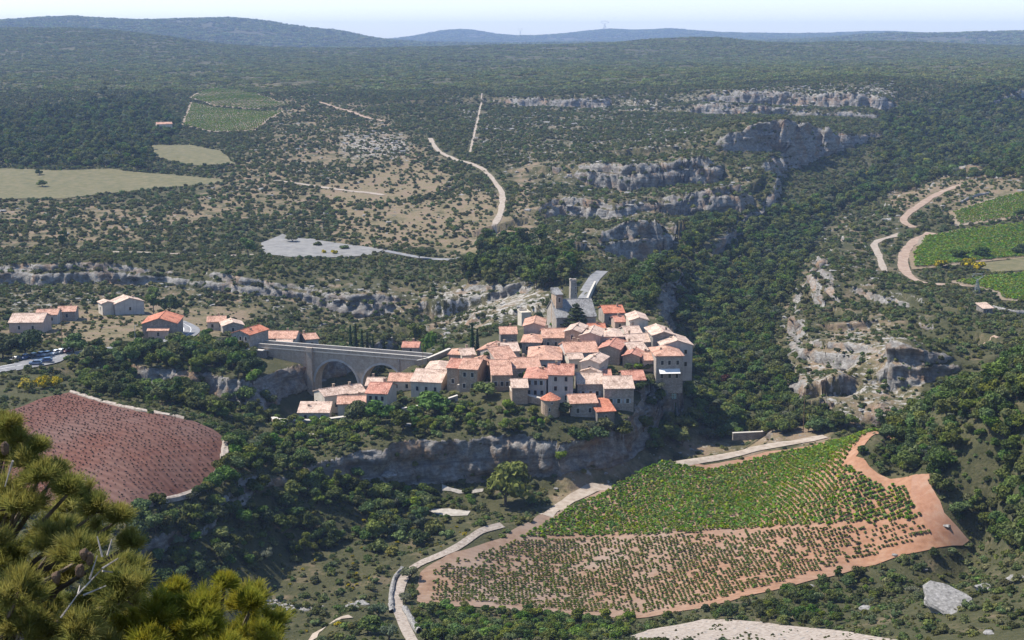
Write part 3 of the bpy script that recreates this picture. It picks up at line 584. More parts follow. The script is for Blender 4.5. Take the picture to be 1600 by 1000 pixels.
def house(label, uL, uR, v, h, yaw, D, roof='gx', wall='stone_grey', tile='tile_salmon', win=(2,1), side=0, shutter=None, chim=1, Y=None, pitch=.32, y0=385, y1=640, door=False, over=.45, name='house', cat='house', awning=False):
    if y0 < 400 and roof != 'flat': D = D*1.28
    uc = .5*(uL+uR); Y = Y or solve_Y(uc, v, h, y0, y1); x, _, ze = pt(uc, v, Y); a = math.radians(yaw)
    W = abs(uR-uL)/F*(Y*math.cos(P)+60*0)/math.cos(a)*1.0
    W = abs(uR-uL)/F*(Y/math.cos(P)*.985)/math.cos(a)
    ca, sa = math.cos(a), math.sin(a)
    cor = [(x+ca*px-sa*py, Y+sa*px+ca*py) for px, py in ((-W/2,0),(W/2,0),(W/2,D),(-W/2,D))]
    HOUSES.append((cor, W, D)); zb = min(float(zat(*c)) for c in cor) - .6; H = ze - max(zb, ze - h - 3.5)
    r = empty(name, (x, Y, ze-H), a); tag(r, label, cat, 'buildings of the village')
    m = MB(); hw = W/2
    run = D/2 if roof in ('gx',) else W/2
    ridge = H + pitch*(run)
    b = [(-hw,0,0),(hw,0,0),(hw,D,0),(-hw,D,0)]; t = [(-hw,0,H),(hw,0,H),(hw,D,H),(-hw,D,H)]
    if roof == 'gx':
        m.poly([b[0],b[1],t[1],t[0]]); m.poly([b[2],b[3],t[3],t[2]]); m.poly([b[1],b[2],t[2],(hw,D/2,ridge),t[1]]); m.poly([b[3],b[0],t[0],(-hw,D/2,ridge),t[3]])
    elif roof == 'gy':
        m.poly([b[0],b[1],t[1],(0,0,ridge),t[0]]); m.poly([b[2],b[3],t[3],(0,D,ridge),t[2]]); m.poly([b[1],b[2],t[2],t[1]]); m.poly([b[3],b[0],t[0],t[3]])
    elif roof == 'shed':
        up = H + pitch*.7*D; t2 = [t[0],t[1],(hw,D,up),(-hw,D,up)]
        m.poly([b[0],b[1],t2[1],t2[0]]); m.poly([b[2],b[3],t2[3],t2[2]]); m.poly([b[1],b[2],t2[2],t2[1]]); m.poly([b[3],b[0],t2[0],t2[3]])
    else:
        for i in range(4): m.poly([b[i],b[(i+1)%4],t[(i+1)%4],t[i]])
        if roof == 'flat': m.poly([(q[0],q[1],H-.05) for q in t])
    m.build('wall', M[wall], r)
    m = MB(); th = .22; o = over; e = .02
    def slab(q):       # q: four corners of the underside, lifted by the roof thickness
        m.hexa([(p_[0],p_[1],p_[2]+e) for p_ in q], [(p_[0],p_[1],p_[2]+th) for p_ in q])
    if roof == 'gx':
        zo = H - pitch*o; slab([(-hw-o*.7,-o,zo),(hw+o*.7,-o,zo),(hw+o*.7,D/2,ridge),(-hw-o*.7,D/2,ridge)]); slab([(-hw-o*.7,D/2,ridge),(hw+o*.7,D/2,ridge),(hw+o*.7,D+o,zo),(-hw-o*.7,D+o,zo)])
        m.tube((-hw-o*.7,D/2,ridge+th),(hw+o*.7,D/2,ridge+th),.16,.16,6)
    elif roof == 'gy':
        zo = H - pitch*o; slab([(-hw-o,-o*.7,zo),(0,-o*.7,ridge),(0,D+o*.7,ridge),(-hw-o,D+o*.7,zo)]); slab([(0,-o*.7,ridge),(hw+o,-o*.7,zo),(hw+o,D+o*.7,zo),(0,D+o*.7,ridge)])
        m.tube((0,-o*.7,ridge+th),(0,D+o*.7,ridge+th),.16,.16,6)
    elif roof == 'shed':
        zo = H - pitch*.7*o; slab([(-hw-o,-o,zo),(hw+o,-o,zo),(hw+o,D+o,H+pitch*.7*(D+o)),(-hw-o,D+o,H+pitch*.7*(D+o))])
    elif roof == 'hip':
        k = min(hw, D/2); zo = H - pitch*o; zr = H + pitch*k; A1 = (-hw-o,-o,zo); B1 = (hw+o,-o,zo); C1 = (hw+o,D+o,zo); D1 = (-hw-o,D+o,zo)
        if hw >= D/2: R0, R1 = (-hw+k, D/2, zr), (hw-k+.01, D/2, zr)
        else: R0, R1 = (0, k, zr), (0, D-k+.01, zr)
        if hw >= D/2: qs = [[A1,B1,R1,R0],[C1,D1,R0,R1],[B1,C1,R1],[D1,A1,R0]]
        else: qs = [[B1,C1,R1,R0],[D1,A1,R0,R1],[A1,B1,R0],[C1,D1,R1]]
        for q in qs: m.poly([(a_,b_,c_+th) for a_,b_,c_ in q])
        m.poly([D1,C1,B1,A1])
        for p_, q_ in ((A1,B1),(B1,C1),(C1,D1),(D1,A1)): m.poly([p_,q_,(q_[0],q_[1],q_[2]+th),(p_[0],p_[1],p_[2]+th)])
    elif roof == 'flat':
        m.box(-hw-.1,hw+.1,-.1,.15,H,H+.5); m.box(-hw-.1,hw+.1,D-.15,D+.1,H,H+.5); m.box(-hw-.1,-hw+.15,.15,D-.15,H,H+.5); m.box(hw-.15,hw+.1,.15,D-.15,H,H+.5)
    ro = m.build('roof', M[tile] if roof != 'flat' else M[wall], r)
    rr = random.Random(int(uL*7+v*13))
    if roof != 'flat':
        for k in range(chim):
            cx = rr.uniform(-hw*.6, hw*.6); cy = D*rr.uniform(.4, .7) if roof != 'gy' else rr.uniform(.25, .7)*D
            zt = H + pitch*(D/2 if roof == 'gx' else hw*.4) + 1.0
            m = MB(); m.box(cx-.32,cx+.32,cy-.25,cy+.25,H-.1,zt); m.box(cx-.4,cx+.4,cy-.33,cy+.33,zt,zt+.12); m.build('chimney', M['stone_warm'], ro)
    nc, nr = win
    gh = min(h, H)
    for j in range(nr):
        for i in range(nc):
            zx = H - gh + gh*(j+.32)/max(nr, 1) + .0; wx_ = (-.5 + (i+.5)/nc)*W*.86 + rr.uniform(-.15, .15)
            hh = min(1.35, gh/max(nr, 1)*.5)
            if door and j == 0 and i == nc//2: window(r, wx_, 0, H-gh+.05, 1.1, 2.1, 0, -1, None, True)
            else: window(r, wx_, 0, zx, .85, hh, 0, -1, shutter)
    if side:           # openings on the sunlit left-hand face
        for j in range(max(nr, 1)):
            for i in range(side): window(r, -hw, D*(i+.5)/side, H - gh + gh*(j+.35)/max(nr, 1), .8, min(1.3, gh/max(nr, 1)*.5), -1, 0, shutter)
    if awning:
        m = MB(); m.hexa([(-hw*.8,-2.2,H-h*.62),(hw*.75,-2.2,H-h*.62),(hw*.75,-.0,H-h*.5),(-hw*.8,-.0,H-h*.5)], [(-hw*.8,-2.2,H-h*.62+.08),(hw*.75,-2.2,H-h*.62+.08),(hw*.75,0,H-h*.5+.08),(-hw*.8,0,H-h*.5+.08)]); m.build('awning', M['awning'], r)
    return r
hs = house
# --- the village, front to back
hs('square stone house with four windows above the village wall', 717,746,577,7.0,-14,9,'gx','stone_warm','tile_salmon',(2,2))
hs('windowless warm stone house joined left of the four-windowed one', 698,717,575,7.0,-14,8,'gx','stone_warm','tile_red',(1,1),chim=0)
hs('wide cream house with a broad pale roof near the bridge end', 641,690,597,4.2,-12,11,'gx','plaster_cream','tile_pale',(3,1),chim=0)
hs('low stone house with hipped roof behind the wide cream house', 664,699,578,3.2,-6,9,'hip','stone_grey','tile_pale',(1,1),chim=0)
hs('small dark fronted house with hipped roof beside the ramp wall', 701,721,554,4.2,-8,6,'hip','stone_dark','tile_salmon',(1,1))
hs('small white walled house with pale roof above the ramp wall', 722,743,555,4.2,14,6,'gx','plaster_cream','tile_pale',(3,1))
hs('grey gabled house at the left back of the village', 745,772,549,4.0,-18,9,'gy','stone_grey','tile_salmon',(1,1))
hs('grey gable just behind the four-windowed stone house', 730,760,571,4.2,-12,8,'gy','stone_grey','tile_salmon',(0,1))
hs('long red roofed house left of the village centre', 776,808,562,4.2,22,12,'gx','stone_grey','tile_salmon',(2,1))
hs('stone house with broad orange roof behind the round bush', 768,800,586,5.0,4,13,'gx','stone_warm','tile_salmon',(3,1),chim=0)
hs('long house with salmon roof hidden behind the round bush', 800,845,575,4.2,8,9,'gx','stone_grey','tile_salmon',(2,1))
hs('pale roofed house between two red roofs on the left', 782,812,549,3.4,10,8,'gx','plaster_cream','tile_pale',(2,1))
hs('small grey house standing alone at the village back left', 782,808,522,5.0,4,7,'gx','stone_dark','tile_salmon',(2,1))
hs('pink gabled house below the church, left side', 818,850,510,6.0,-4,10,'gy','plaster_pink','tile_salmon',(0,1),chim=0)
hs('tan flat-topped square block beside the cemetery rocks', 815,830,490,4.0,14,6,'flat','plaster_cream','tile_salmon',(1,1),name='tower_block',cat='building')
hs('long salmon roofed house, left half of the row', 815,845,535,4.0,-5,9,'hip','stone_grey','tile_salmon',(2,1))
hs('long salmon roofed house, right half of the row', 848,889,528,4.0,3,9,'gx','stone_grey','tile_salmon',(3,1))
hs('tall stone gable with pale roof below the conifer', 882,907,519,7.0,-14,9,'gy','stone_warm','tile_pale',(1,2))
hs('pinkish gable with satellite dish right of the tall stone gable', 906,938,525,6.0,-10,9,'gy','plaster_pink','tile_pale',(0,1))
hs('small orange roof behind the pinkish gable', 921,947,517,3.4,4,7,'gx','stone_grey','tile_orange',(1,1))
hs('largest hipped roof in the middle of the village', 825,877,562,4.4,-2,14,'hip','plaster_grey','tile_salmon',(3,1),chim=2)
hs('long salmon roof right of the largest hipped roof', 884,936,551,4.0,8,10,'gx','plaster_grey','tile_salmon',(3,1),chim=2)
hs('tiny house with white front below the long salmon roof', 889,912,561,4.5,10,5,'gx','plaster_cream','tile_pale',(1,1),chim=0)
hs('narrow white house with stepped gables in the village centre', 907,936,567,7.0,-20,8,'gy','plaster_cream','tile_pale',(1,2),side=1)
hs('lean-to house in front of the narrow white house', 908,936,581,5.0,-20,5,'gy','plaster_cream','tile_pale',(1,1),chim=0)
hs('grey house with hipped red roof above the round turret', 819,854,591,6.0,-6,10,'hip','plaster_grey','tile_red',(3,2),shutter='shutter_blue',chim=2)
hs('tall plastered house with balcony above the turret', 856,896,586,8.5,-3,9,'gx','plaster_grey','tile_red',(2,3),chim=1)
hs('small house on the sunlit rampart corner', 800,825,606,5.0,4,7,'gx','stone_warm','tile_pale',(0,1),chim=0)
hs('low pink tiled roof behind the two long front houses', 914,956,591,4.0,2,7,'gx','plaster_cream','tile_red',(0,1),chim=0)
hs('left of the two long front houses with pale shutters', 902,943,600,5.2,2,9,'gx','stone_grey','tile_pale',(3,1),shutter='shutter_blue',chim=0)
hs('right of the two long front houses with pale roof', 944,991,607,6.6,3,10,'gx','stone_grey','tile_pale',(3,1),shutter='shutter_blue',chim=0)
hs('low house with brown tiled roof beside the turret', 891,934,630,4.2,8,7,'gx','stone_grey','tile_salmon',(2,1),chim=0,y0=375)
hs('bright orange tiled roof at the foot of the village', 933,961,643,3.6,14,6,'shed','stone_dark','tile_orange',(1,1),chim=0,y0=375)
hs('tall square house with hipped roof and white awning', 1025,1068,556,8.4,4,9.5,'hip','stone_grey','tile_salmon',(3,2),awning=True,chim=1)
hs('broad grey gabled house behind the awning house', 1034,1083,540,8.0,5,10,'gy','plaster_grey','tile_pale',(3,2),side=1,chim=1)
hs('dark gabled house with white left wall at the right back', 1020,1054,524,8.0,6,10,'gy','stone_dark','tile_pale',(1,2),side=2)
hs('pale gabled house standing highest at the right back', 984,1013,501,6.4,2,9,'gy','plaster_cream','tile_pale',(1,1),chim=0,door=True)
hs('hipped pale roof with dark openings near the church', 939,975,526,5.0,4,9,'hip','plaster_grey','tile_pale',(3,1))
hs('pale terrace roof below the highest gabled house', 978,1003,521,3.4,10,7,'gx','plaster_cream','tile_pale',(1,1))
hs('row house with pale roof in front of the highest gable', 983,1020,535,4.0,16,8,'gx','plaster_cream','tile_pale',(2,1))
hs('stone gable with long red roof right of centre', 935,968,546,4.8,-14,12,'gy','stone_warm','tile_red',(0,1))
hs('light roofed house below the terrace roofs', 985,1013,548,3.4,18,8,'gx','plaster_pink','tile_pale',(2,1))
hs('small stone gable above the clipped green trees', 973,1000,557,4.0,-14,9,'gy','stone_warm','tile_red',(0,1))
hs('little pink roofed house left of the awning house', 1004,1023,563,3.6,6,7,'gx','plaster_pink','tile_salmon',(1,1))
hs('low red tiled roof among the trees below the clipped hedge', 975,1009,594,3.2,6,8,'gx','stone_dark','tile_red',(1,1),chim=0)
hs('orange roofed house right behind the church', 944,976,489,4.0,8,8,'gx','stone_grey','tile_orange',(2,1),y1=680)
hs('small low roof between the church and the highest gable', 961,977,503,3.0,6,6,'gx','plaster_pink','tile_red',(1,1),y1=680)
# --- lower hamlet in front of the bridge
hs('cream ended house with long dark side in the lower hamlet', 508,541,617,5.6,32,6,'gx','plaster_cream','tile_pale',(1,1),side=2)
hs('pale roofed house in the middle of the lower hamlet', 546,571,614,5.0,28,7,'gx','plaster_grey','tile_pale',(1,1))
hs('red roofed cream house at the right of the lower hamlet', 571,605,615,6.2,-10,9,'gx','plaster_cream','tile_red',(3,2))
hs('low salmon roofed house in front of the lower hamlet', 527,571,631,4.6,4,6,'gx','plaster_cream','tile_salmon',(2,1),side=1,y0=380)
hs('long low flat-looking house at the hamlet foot', 466,514,645,3.0,0,5,'shed','plaster_grey','tile_pale',(3,1),chim=1,y0=380)
hs('small house with pale roof behind the hamlet', 571,598,603,4.0,-4,7,'gx','plaster_grey','tile_pale',(1,1))
hs('long low pink roof under the right bridge arch', 606,648,596,3.2,-4,7,'gx','plaster_cream','tile_salmon',(2,1),chim=0)
# --- left settlement and far houses
hs('gabled villa with lit end wall below the left cliff', 183,222,473,4.6,32,8,'gy','plaster_grey','tile_pale',(1,1),side=1,y0=470)
hs('lower wing of the gabled villa below the left cliff', 161,176,474,4.6,32,6,'gy','plaster_cream','tile_pale',(0,1),side=1,y0=470,chim=0)
hs('dark barn with red roof beside the bend of the road', 222,276,506,5.0,4,14,'gy','stone_dark','tile_orange',(1,1),y0=440,chim=0,name='barn',cat='barn')
hs('low pink roofed annex in front of the dark barn', 231,262,517,2.8,4,4,'shed','plaster_pink','tile_salmon',(1,1),y0=420,chim=0,name='annex',cat='building')
hs('long shed with pale roof at the left edge', 14,66,504,3.8,4,13,'gx','plaster_pink','tile_pale',(2,1),y0=430,chim=0,name='shed',cat='shed')
hs('low house with orange roof behind the left shed', 56,89,492,3.4,6,8,'gx','plaster_grey','tile_salmon',(2,1),y0=450)
hs('small hipped house right of the low orange roof', 90,117,487,3.4,8,8,'gx','stone_grey','tile_salmon',(1,1),y0=450)
hs('tall house with red roof at the left end of the bridge', 360,391,522,6.4,-26,11,'gy','stone_grey','tile_orange',(3,2),y0=420,chim=1)
hs('low tan roofed house above the bend of the road', 324,352,503,3.2,8,8,'gx','plaster_cream','tile_salmon',(2,1),y0=440)
hs('grey gabled house behind the red roofed bridge house', 349,380,509,3.2,18,8,'gy','stone_grey','tile_pale',(1,1),y0=440)
hs('long salmon roof just beyond the bridge deck', 416,462,529,3.4,-3,10,'gx','plaster_cream','tile_salmon',(3,1),y0=440)
hs('low white roofed annex against the bridge deck', 432,456,538,2.8,6,6,'gx','plaster_cream','tile_pale',(3,1),y0=440,chim=0)
hs('small grey house at the far end of the bridge houses', 478,497,530,3.6,26,8,'gx','plaster_grey','tile_salmon',(1,1),y0=440)
hs('half hidden red roof behind the cypress trees', 628,654,543,2.6,-4,7,'gx','stone_grey','tile_red',(1,1),y0=440)
hs('far white villa below the distant vineyard', 246,268,194,5.0,20,9,'gx','plaster_cream','tile_salmon',(2,1),y0=1000,y1=1700)
hs('tiny stone hut beside the dry stone wall on the right', 1536,1552,482,2.4,14,5,'shed','stone_dark','tile_pale',(1,1),y0=450,y1=700,chim=0,name='hut',cat='hut')
# --- church, bell wall, ruined tower, turret
ch = hs('grey slate roofed church at the back of the village', 869,932,495,5.5,10,13,'gx','stone_grey','slate',(3,1),y1=700,chim=0,pitch=.55,name='church',cat='church')
chY = ch.location.y
def block(name, label, u, vtop, vbot, wpx, dep, Y, wall, yaw, cat, cap=None):
    x, _, zt = pt(u, vtop, Y); zb = pt(u, vbot, Y)[2]; zb = min(zb, float(zat(x, Y)) - .5); W = wpx/F*Y; r = empty(name, (x, Y, zb), math.radians(yaw)); tag(r, label, cat); return r, W, zt-zb
r, W, H = block('bell_tower', 'slim square bell tower with slanted grey top on the church', 874, 461, 494, 11, 6, chY+3, 'stone_warm', 18, 'tower')
m = MB(); m.box(-W/2,W/2,0,5,0,H); m.build('wall', M['stone_warm'], r)
m = MB(); m.hexa([(-W/2-.2,-.3,H),(W/2+.2,-.3,H),(W/2+.2,5.3,H),(-W/2-.2,5.3,H)], [(-W/2-.2,-.3,H+.2),(W/2+.2,-.3,H+.2),(W/2+.2,5.3,H+1.8),(-W/2-.2,5.3,H+1.8)]); m.build('roof', M['slate'], r)
window(r, 0, 0, H-2.6, .8, 1.6, 0, -1)
tY = 520
r, W, H = block('ruined_tower', 'tall thin ruined tower wall behind the church', 897, 438, 492, 12, 2, tY, 'stone_grey', 12, 'tower')
m = MB(); n0 = 9
for i in range(n0):       # ragged courses, each its own ledge
    z0, z1 = H*i/n0, H*(i+1)/n0; j = random.uniform(-.12, .12); ww = W/2*(1 - .02*i)
    m.box(-ww+j*.4, ww+j-.15*(i > 6), j, 2.4+j, z0, z1)
for k, q in enumerate((-.8, -.1, .5)): m.box(W/2*q-.35, W/2*q+.4, .2, 1.9, H, H+random.uniform(.3, .9))
m.build('wall', M['stone_grey'], r)
for i in range(4): window(r, W*.22, -.13, H*(.25+.17*i), .35, .7, 0, -1)
tx_, tYy, tz = pt(860, 622, solve_Y(860, 640, 0.5, 375, 520)-1); zb = float(zat(tx_, tYy)) - 4
r = empty('round_turret', (tx_, tYy, zb)); tag(r, 'round brick red turret with conical tiled roof on the rampart', 'turret')
R_ = 15/F*tYy; Ht = tz - zb; m = MB(); k = 20
for i in range(k):
    a0, a1 = 2*math.pi*i/k, 2*math.pi*(i+1)/k
    m.poly([(1.06*R_*math.cos(a0),1.06*R_*math.sin(a0),0),(1.06*R_*math.cos(a1),1.06*R_*math.sin(a1),0),(R_*math.cos(a1),R_*math.sin(a1),Ht),(R_*math.cos(a0),R_*math.sin(a0),Ht)])
m.build('wall', M['stone_warm'], r); m = MB()
for i in range(k):
    a0, a1 = 2*math.pi*i/k, 2*math.pi*(i+1)/k; q = 1.14*R_
    m.poly([(q*math.cos(a0),q*math.sin(a0),Ht-.1),(q*math.cos(a1),q*math.sin(a1),Ht-.1),(.1*math.cos(a1),.1*math.sin(a1)+.5,Ht+1.7),(.1*math.cos(a0),.1*math.sin(a0)+.5,Ht+1.7)])
    m.poly([(q*math.cos(a1),q*math.sin(a1),Ht-.1),(q*math.cos(a0),q*math.sin(a0),Ht-.1),(0,0,Ht-.15)])
m.build('roof', M['tile_orange'], r); window(r, -.3, -R_-.02, Ht*.62, .45, .9, 0, -1); window(r, .4, -R_-.02, Ht-1.2, .4, .7, 0, -1)
# --- walls of the village
def wall_line(name, label, pts, thick, mat, drop=6.0, cat='wall', coping=True):
    """pts: photo column, top row, metres ahead; a wall with its own thickness reaching into the ground"""
    Q = [pt(*p) for p in pts]; Q = [(a, b, max(c, float(zat(a, b)) + 1.7)) for a, b, c in Q]; r = empty(name, (Q[0][0], Q[0][1], Q[0][2])); tag(r, label, cat); o = np.array(Q[0]); m = MB(); c = MB()
    for a, b in zip(Q[:-1], Q[1:]):
        a = np.array(a)-o; b = np.array(b)-o; d = b-a; nn = np.array([d[1], -d[0], 0]); nn /= np.linalg.norm(nn)+1e-9; nn *= thick/2
        za = min(a[2]-1.0, float(zat(a[0]+o[0], a[1]+o[1]))-o[2]-.8); zb_ = min(b[2]-1.0, float(zat(b[0]+o[0], b[1]+o[1]))-o[2]-.8)
        za = max(za, a[2]-drop); zb_ = max(zb_, b[2]-drop)
        lo = [(*(a+nn)[:2], za), (*(b+nn)[:2], zb_), (*(b-nn)[:2], zb_), (*(a-nn)[:2], za)]
        m.hexa(lo, [tuple(a+nn), tuple(b+nn), tuple(b-nn), tuple(a-nn)])
        if coping:
            k = 1.25; c.hexa([tuple(a+nn*k+[0,0,.003]), tuple(b+nn*k+[0,0,.003]), tuple(b-nn*k+[0,0,.003]), tuple(a-nn*k+[0,0,.003])], [tuple(a+nn*k+[0,0,.22]), tuple(b+nn*k+[0,0,.22]), tuple(b-nn*k+[0,0,.22]), tuple(a-nn*k+[0,0,.22])])
    m.build('masonry', M[mat], r)
    if coping: c.build('coping', M['trim_pale'], r)
    return r
wall_line('ramp_wall', 'sloping stone wall rising from the bridge to the village', [(652,565,457),(668,560,456),(686,553,458),(703,547,462)], .9, 'stone_warm', 9)
wall_line('village_wall', 'grey rampart wall below the four-windowed stone house', [(715,610,424),(745,612,422),(772,614,420),(800,612,420)], 1.0, 'stone_grey', 7)
wall_line('village_wall', 'sunlit tall rampart corner left of the round turret', [(799,604,413),(802,612,408),(845,625,405)], 1.1, 'stone_warm', 9)
wall_line('terrace_wall', 'low garden terrace wall in front of the four-windowed house', [(628,650,409),(660,648,411),(690,647,412),(715,640,414)], .8, 'stone_grey', 4)
wall_line('lower_rampart', 'long curved stone rampart below the lower hamlet', [(430,682,398),(452,678,400),(490,674,401),(520,667,403),(545,661,404)], 1.2, 'stone_dark', 9)
wall_line('lower_rampart', 'lit stone gatehouse stub at the left end of the rampart', [(429,680,400),(434,683,396),(445,682,396)], 1.4, 'stone_warm', 8)
wall_line('roadside_wall', 'grey retaining wall beside the river road on the right', [(1145,677,420),(1190,675,422),(1215,673,424)], .8, 'stone_dark', 2.2)
wall_line('ramp_path', 'sloping stone ramp wall below the long rampart', [(462,697,391),(480,705,388),(505,717,384)], 1.6, 'stone_warm', 5)
wall_line('parapet_wall', 'pale parapet along the hill road by the ruined tower', [(930,440,560),(922,456,540),(916,470,525)], .6, 'plaster_cream', 2.5)
wall_line('tower_platform', 'dark stone base wall under the house at the bridge end', [(386,549,476),(412,548,474),(416,549,478)], 1.5, 'stone_dark', 14)
# --- the viaduct
def viaduct():
    A_ = np.array(pt(412,546,478)); B_ = np.array(pt(662,564,458)); zt = CZ - 104.4
    d = B_[:2]-A_[:2]; L = float(np.linalg.norm(d)); ang = math.atan2(d[1], d[0]); r = empty('stone_viaduct', (A_[0], A_[1], zt-20), ang)
    tag(r, 'two-arched stone viaduct crossing the gorge to the village', 'bridge'); H = 20.0; Dp = 5.0
    def along(u):            # photo column to distance along the front face
        best = min(range(2001), key=lambda i: abs(proj(A_[0]+d[0]*i/2000, A_[1]+d[1]*i/2000, zt)[0]-u)); return L*best/2000
    arches = [(along(491), along(558)), (along(566), along(629))]
    ts = sorted(set(np.round(np.concatenate([np.linspace(0, L, 60)] + [np.linspace(a, b, 41) for a, b in arches]), 3)))
    def under(t, side):
        for a, b in arches:
            if (a < t < b) or (side > 0 and abs(t-a) < 2e-3) or (side < 0 and abs(t-b) < 2e-3):
                c = (a+b)/2; R = (b-a)/2; return H - 2.6 - R + math.sqrt(max(0, R*R-(t-c)**2)) if abs(t-c) < R - 1e-3 else 0.0
        return 0.0
    m = MB()
    for t0, t1 in zip(ts[:-1], ts[1:]):
        z0, z1 = under(t0, 1), under(t1, -1); mid = under((t0+t1)/2, 1)
        if mid == 0: z0 = z1 = 0
        if mid > 0 and z0 == 0: z0 = H-2.6-(arches[0][1]-arches[0][0])/2
        if mid > 0 and z1 == 0: z1 = z0 if z0 < mid else H-2.6-(arches[0][1]-arches[0][0])/2
        m.poly([(t0,0,z0),(t1,0,z1),(t1,0,H),(t0,0,H)]); m.poly([(t1,Dp,z1),(t0,Dp,z0),(t0,Dp,H),(t1,Dp,H)]); m.poly([(t0,0,z0),(t0,Dp,z0),(t1,Dp,z1),(t1,0,z1)])
    for a, b in arches:          # inner faces of the piers below the springing
        zs = H-2.6-(b-a)/2
        for t in (a, b): m.poly([(t,0,0),(t,Dp,0),(t,Dp,zs),(t,0,zs)])
    m.poly([(0,0,0),(0,0,H),(0,Dp,H),(0,Dp,0)]); m.poly([(L,0,0),(L,Dp,0),(L,Dp,H),(L,0,H)])
    m.build('masonry', M['stone_bridge'], r)
    for a, b in arches:
        m = MB(); c = (a+b)/2; R = (b-a)/2; zc = H-2.6-R; k = 28
        for i in range(k):
            p0, p1 = math.pi*i/k, math.pi*(i+1)/k
            def q(p_, rr, y): return (c-rr*math.cos(p_), y, zc+rr*math.sin(p_))
            m.hexa([q(p0,R,-.12),q(p1,R,-.12),q(p1,R,.3),q(p0,R,.3)], [q(p0,R+.7,-.12),q(p1,R+.7,-.12),q(p1,R+.7,.3),q(p0,R+.7,.3)])
        m.build('arch_ring', M['plaster_grey'], r)
    m = MB(); m.box(-2,L+1,-.35,Dp+.35,H+.002,H+.35); m.build('string_course', M['trim_pale'], r)
    for y in (-.3, Dp-.1):
        m = MB(); m.box(-2,L+1,y,y+.4,H+.352,H+1.35); po = m.build('parapet', M['stone_bridge'], r)
        m = MB(); m.box(-2,L+1,y-.08,y+.48,H+1.352,H+1.5); m.build('coping', M['trim_pale'], po)
    m = MB(); m.box(-2,L+1,.12,Dp-.12,H+.352,H+.45); m.build('roadway', M['asphalt'], r)
    for u0, u1 in ((481, 489),):
        a, b = along(u0), along(u1); m = MB(); m.box(a,b,-1.1,-.005,0,H+.0); m.box(a-.15,b+.15,-1.3,-.36,H+.004,H+1.6); m.build('pilaster', M['stone_bridge'], r)
    a, b = along(622), along(625); m = MB(); m.box(a,b,-.35,-.005,H-6,H-.01); m.build('drain_pilaster', M['stone_dark'], r)
    HOUSES.append(([tuple(A_[:2]), tuple(B_[:2]), tuple(B_[:2]+np.array([0,6])), tuple(A_[:2]+np.array([0,6]))], L, 6))
    return r
bridge = viaduct()
# ---------------------------------------------------------------- cars, poles, pylons
def paint(name, c):
    m, nt, n, l, bs = new_mat(name); T = NT(nt); finish(bs, T, c, .28, None, .5); bs.inputs['Coat Weight'].default_value = .4; M[name] = m
for nm, c in (('car_white',(.62,.62,.62)),('car_silver',(.35,.36,.38)),('car_blue',(.05,.09,.20)),('car_black',(.02,.02,.024)),('car_red',(.16,.025,.025)),('car_steel',(.16,.22,.32))): paint(nm, c)
simple('rubber', [(.02,.02,.02),(.035,.035,.035)], 3, .9, bump=0)
simple('steel', [(.25,.26,.27),(.34,.35,.36)], 3, .5, bump=0)
def car(label, u, v, col, yaw, Y=None):
    x, y, z = hit(u, v, 300); z += .32; r = empty('parked_car', (x, y, z), math.radians(yaw)); tag(r, label, 'car', 'cars parked in the lay-by')
    pr = [(-2.1,.35),(-2.12,.75),(-1.95,.92),(-1.0,1.0),(1.95,.98),(2.1,.7),(2.08,.35)]
    m = MB(); a = [(p_[0],-.85,p_[1]) for p_ in pr]; b = [(p_[0],.85,p_[1]) for p_ in pr]
    m.poly(a); m.poly(b[::-1])
    for i in range(len(pr)): j = (i+1) % len(pr); m.poly([a[j],a[i],b[i],b[j]])
    bo = m.build('body', M[col], r)
    m = MB(); m.hexa([(-1.1,-.8,.98),(1.8,-.8,.98),(1.8,.8,.98),(-1.1,.8,.98)], [(-.45,-.66,1.42),(1.3,-.66,1.42),(1.3,.66,1.42),(-.45,.66,1.42)]); m.build('windows', M['glass'], r)
    m = MB(); m.hexa([(-.5,-.7,1.423),(1.35,-.7,1.423),(1.35,.7,1.423),(-.5,.7,1.423)], [(-.4,-.6,1.5),(1.25,-.6,1.5),(1.25,.6,1.5),(-.4,.6,1.5)]); m.build('roof', M[col], r)
    for wx_ in (-1.3, 1.3):
        for wy_ in (-.8, .8):
            m = MB(); m.tube((wx_, wy_-.1, .32), (wx_, wy_+.1, .32), .32, .32, 12); wo = m.build('wheel', M['rubber'], r)
            m = MB(); sg = 1 if wy_ > 0 else -1; m.tube((wx_, wy_+sg*.1, .32), (wx_, wy_+sg*.115, .32), .19, .19, 10); m.build('rim', M['steel'], wo)
    for wy_ in (-.6, .6): m = MB(); m.box(-2.14,-2.115,wy_-.18,wy_+.18,.68,.82); m.build('headlight', M['trim_pale'], r)
cars = [('black parked car at the left end of the back row',25,565,'car_black'),('dark blue parked car second from the left in the back row',39,562,'car_blue'),('black parked car left of the white car',51,560,'car_black'),('dark parked car close behind the pale blue cars',63,558,'car_blue'),('silver parked car beside the white one',73,557,'car_silver'),('white parked car in the back row',86,555,'car_white'),('silver grey parked car right of the white one',96,553,'car_silver'),('dark red parked car at the right end',106,552,'car_red'),('pale blue parked car alone in the front row',56,571,'car_steel'),('blue parked car right of the pale blue one in front',72,567,'car_blue')]
for i, (lb, u, v, c) in enumerate(cars): car(lb, u, v, c, 70+random.uniform(-5, 5) if v < 566 else 15)
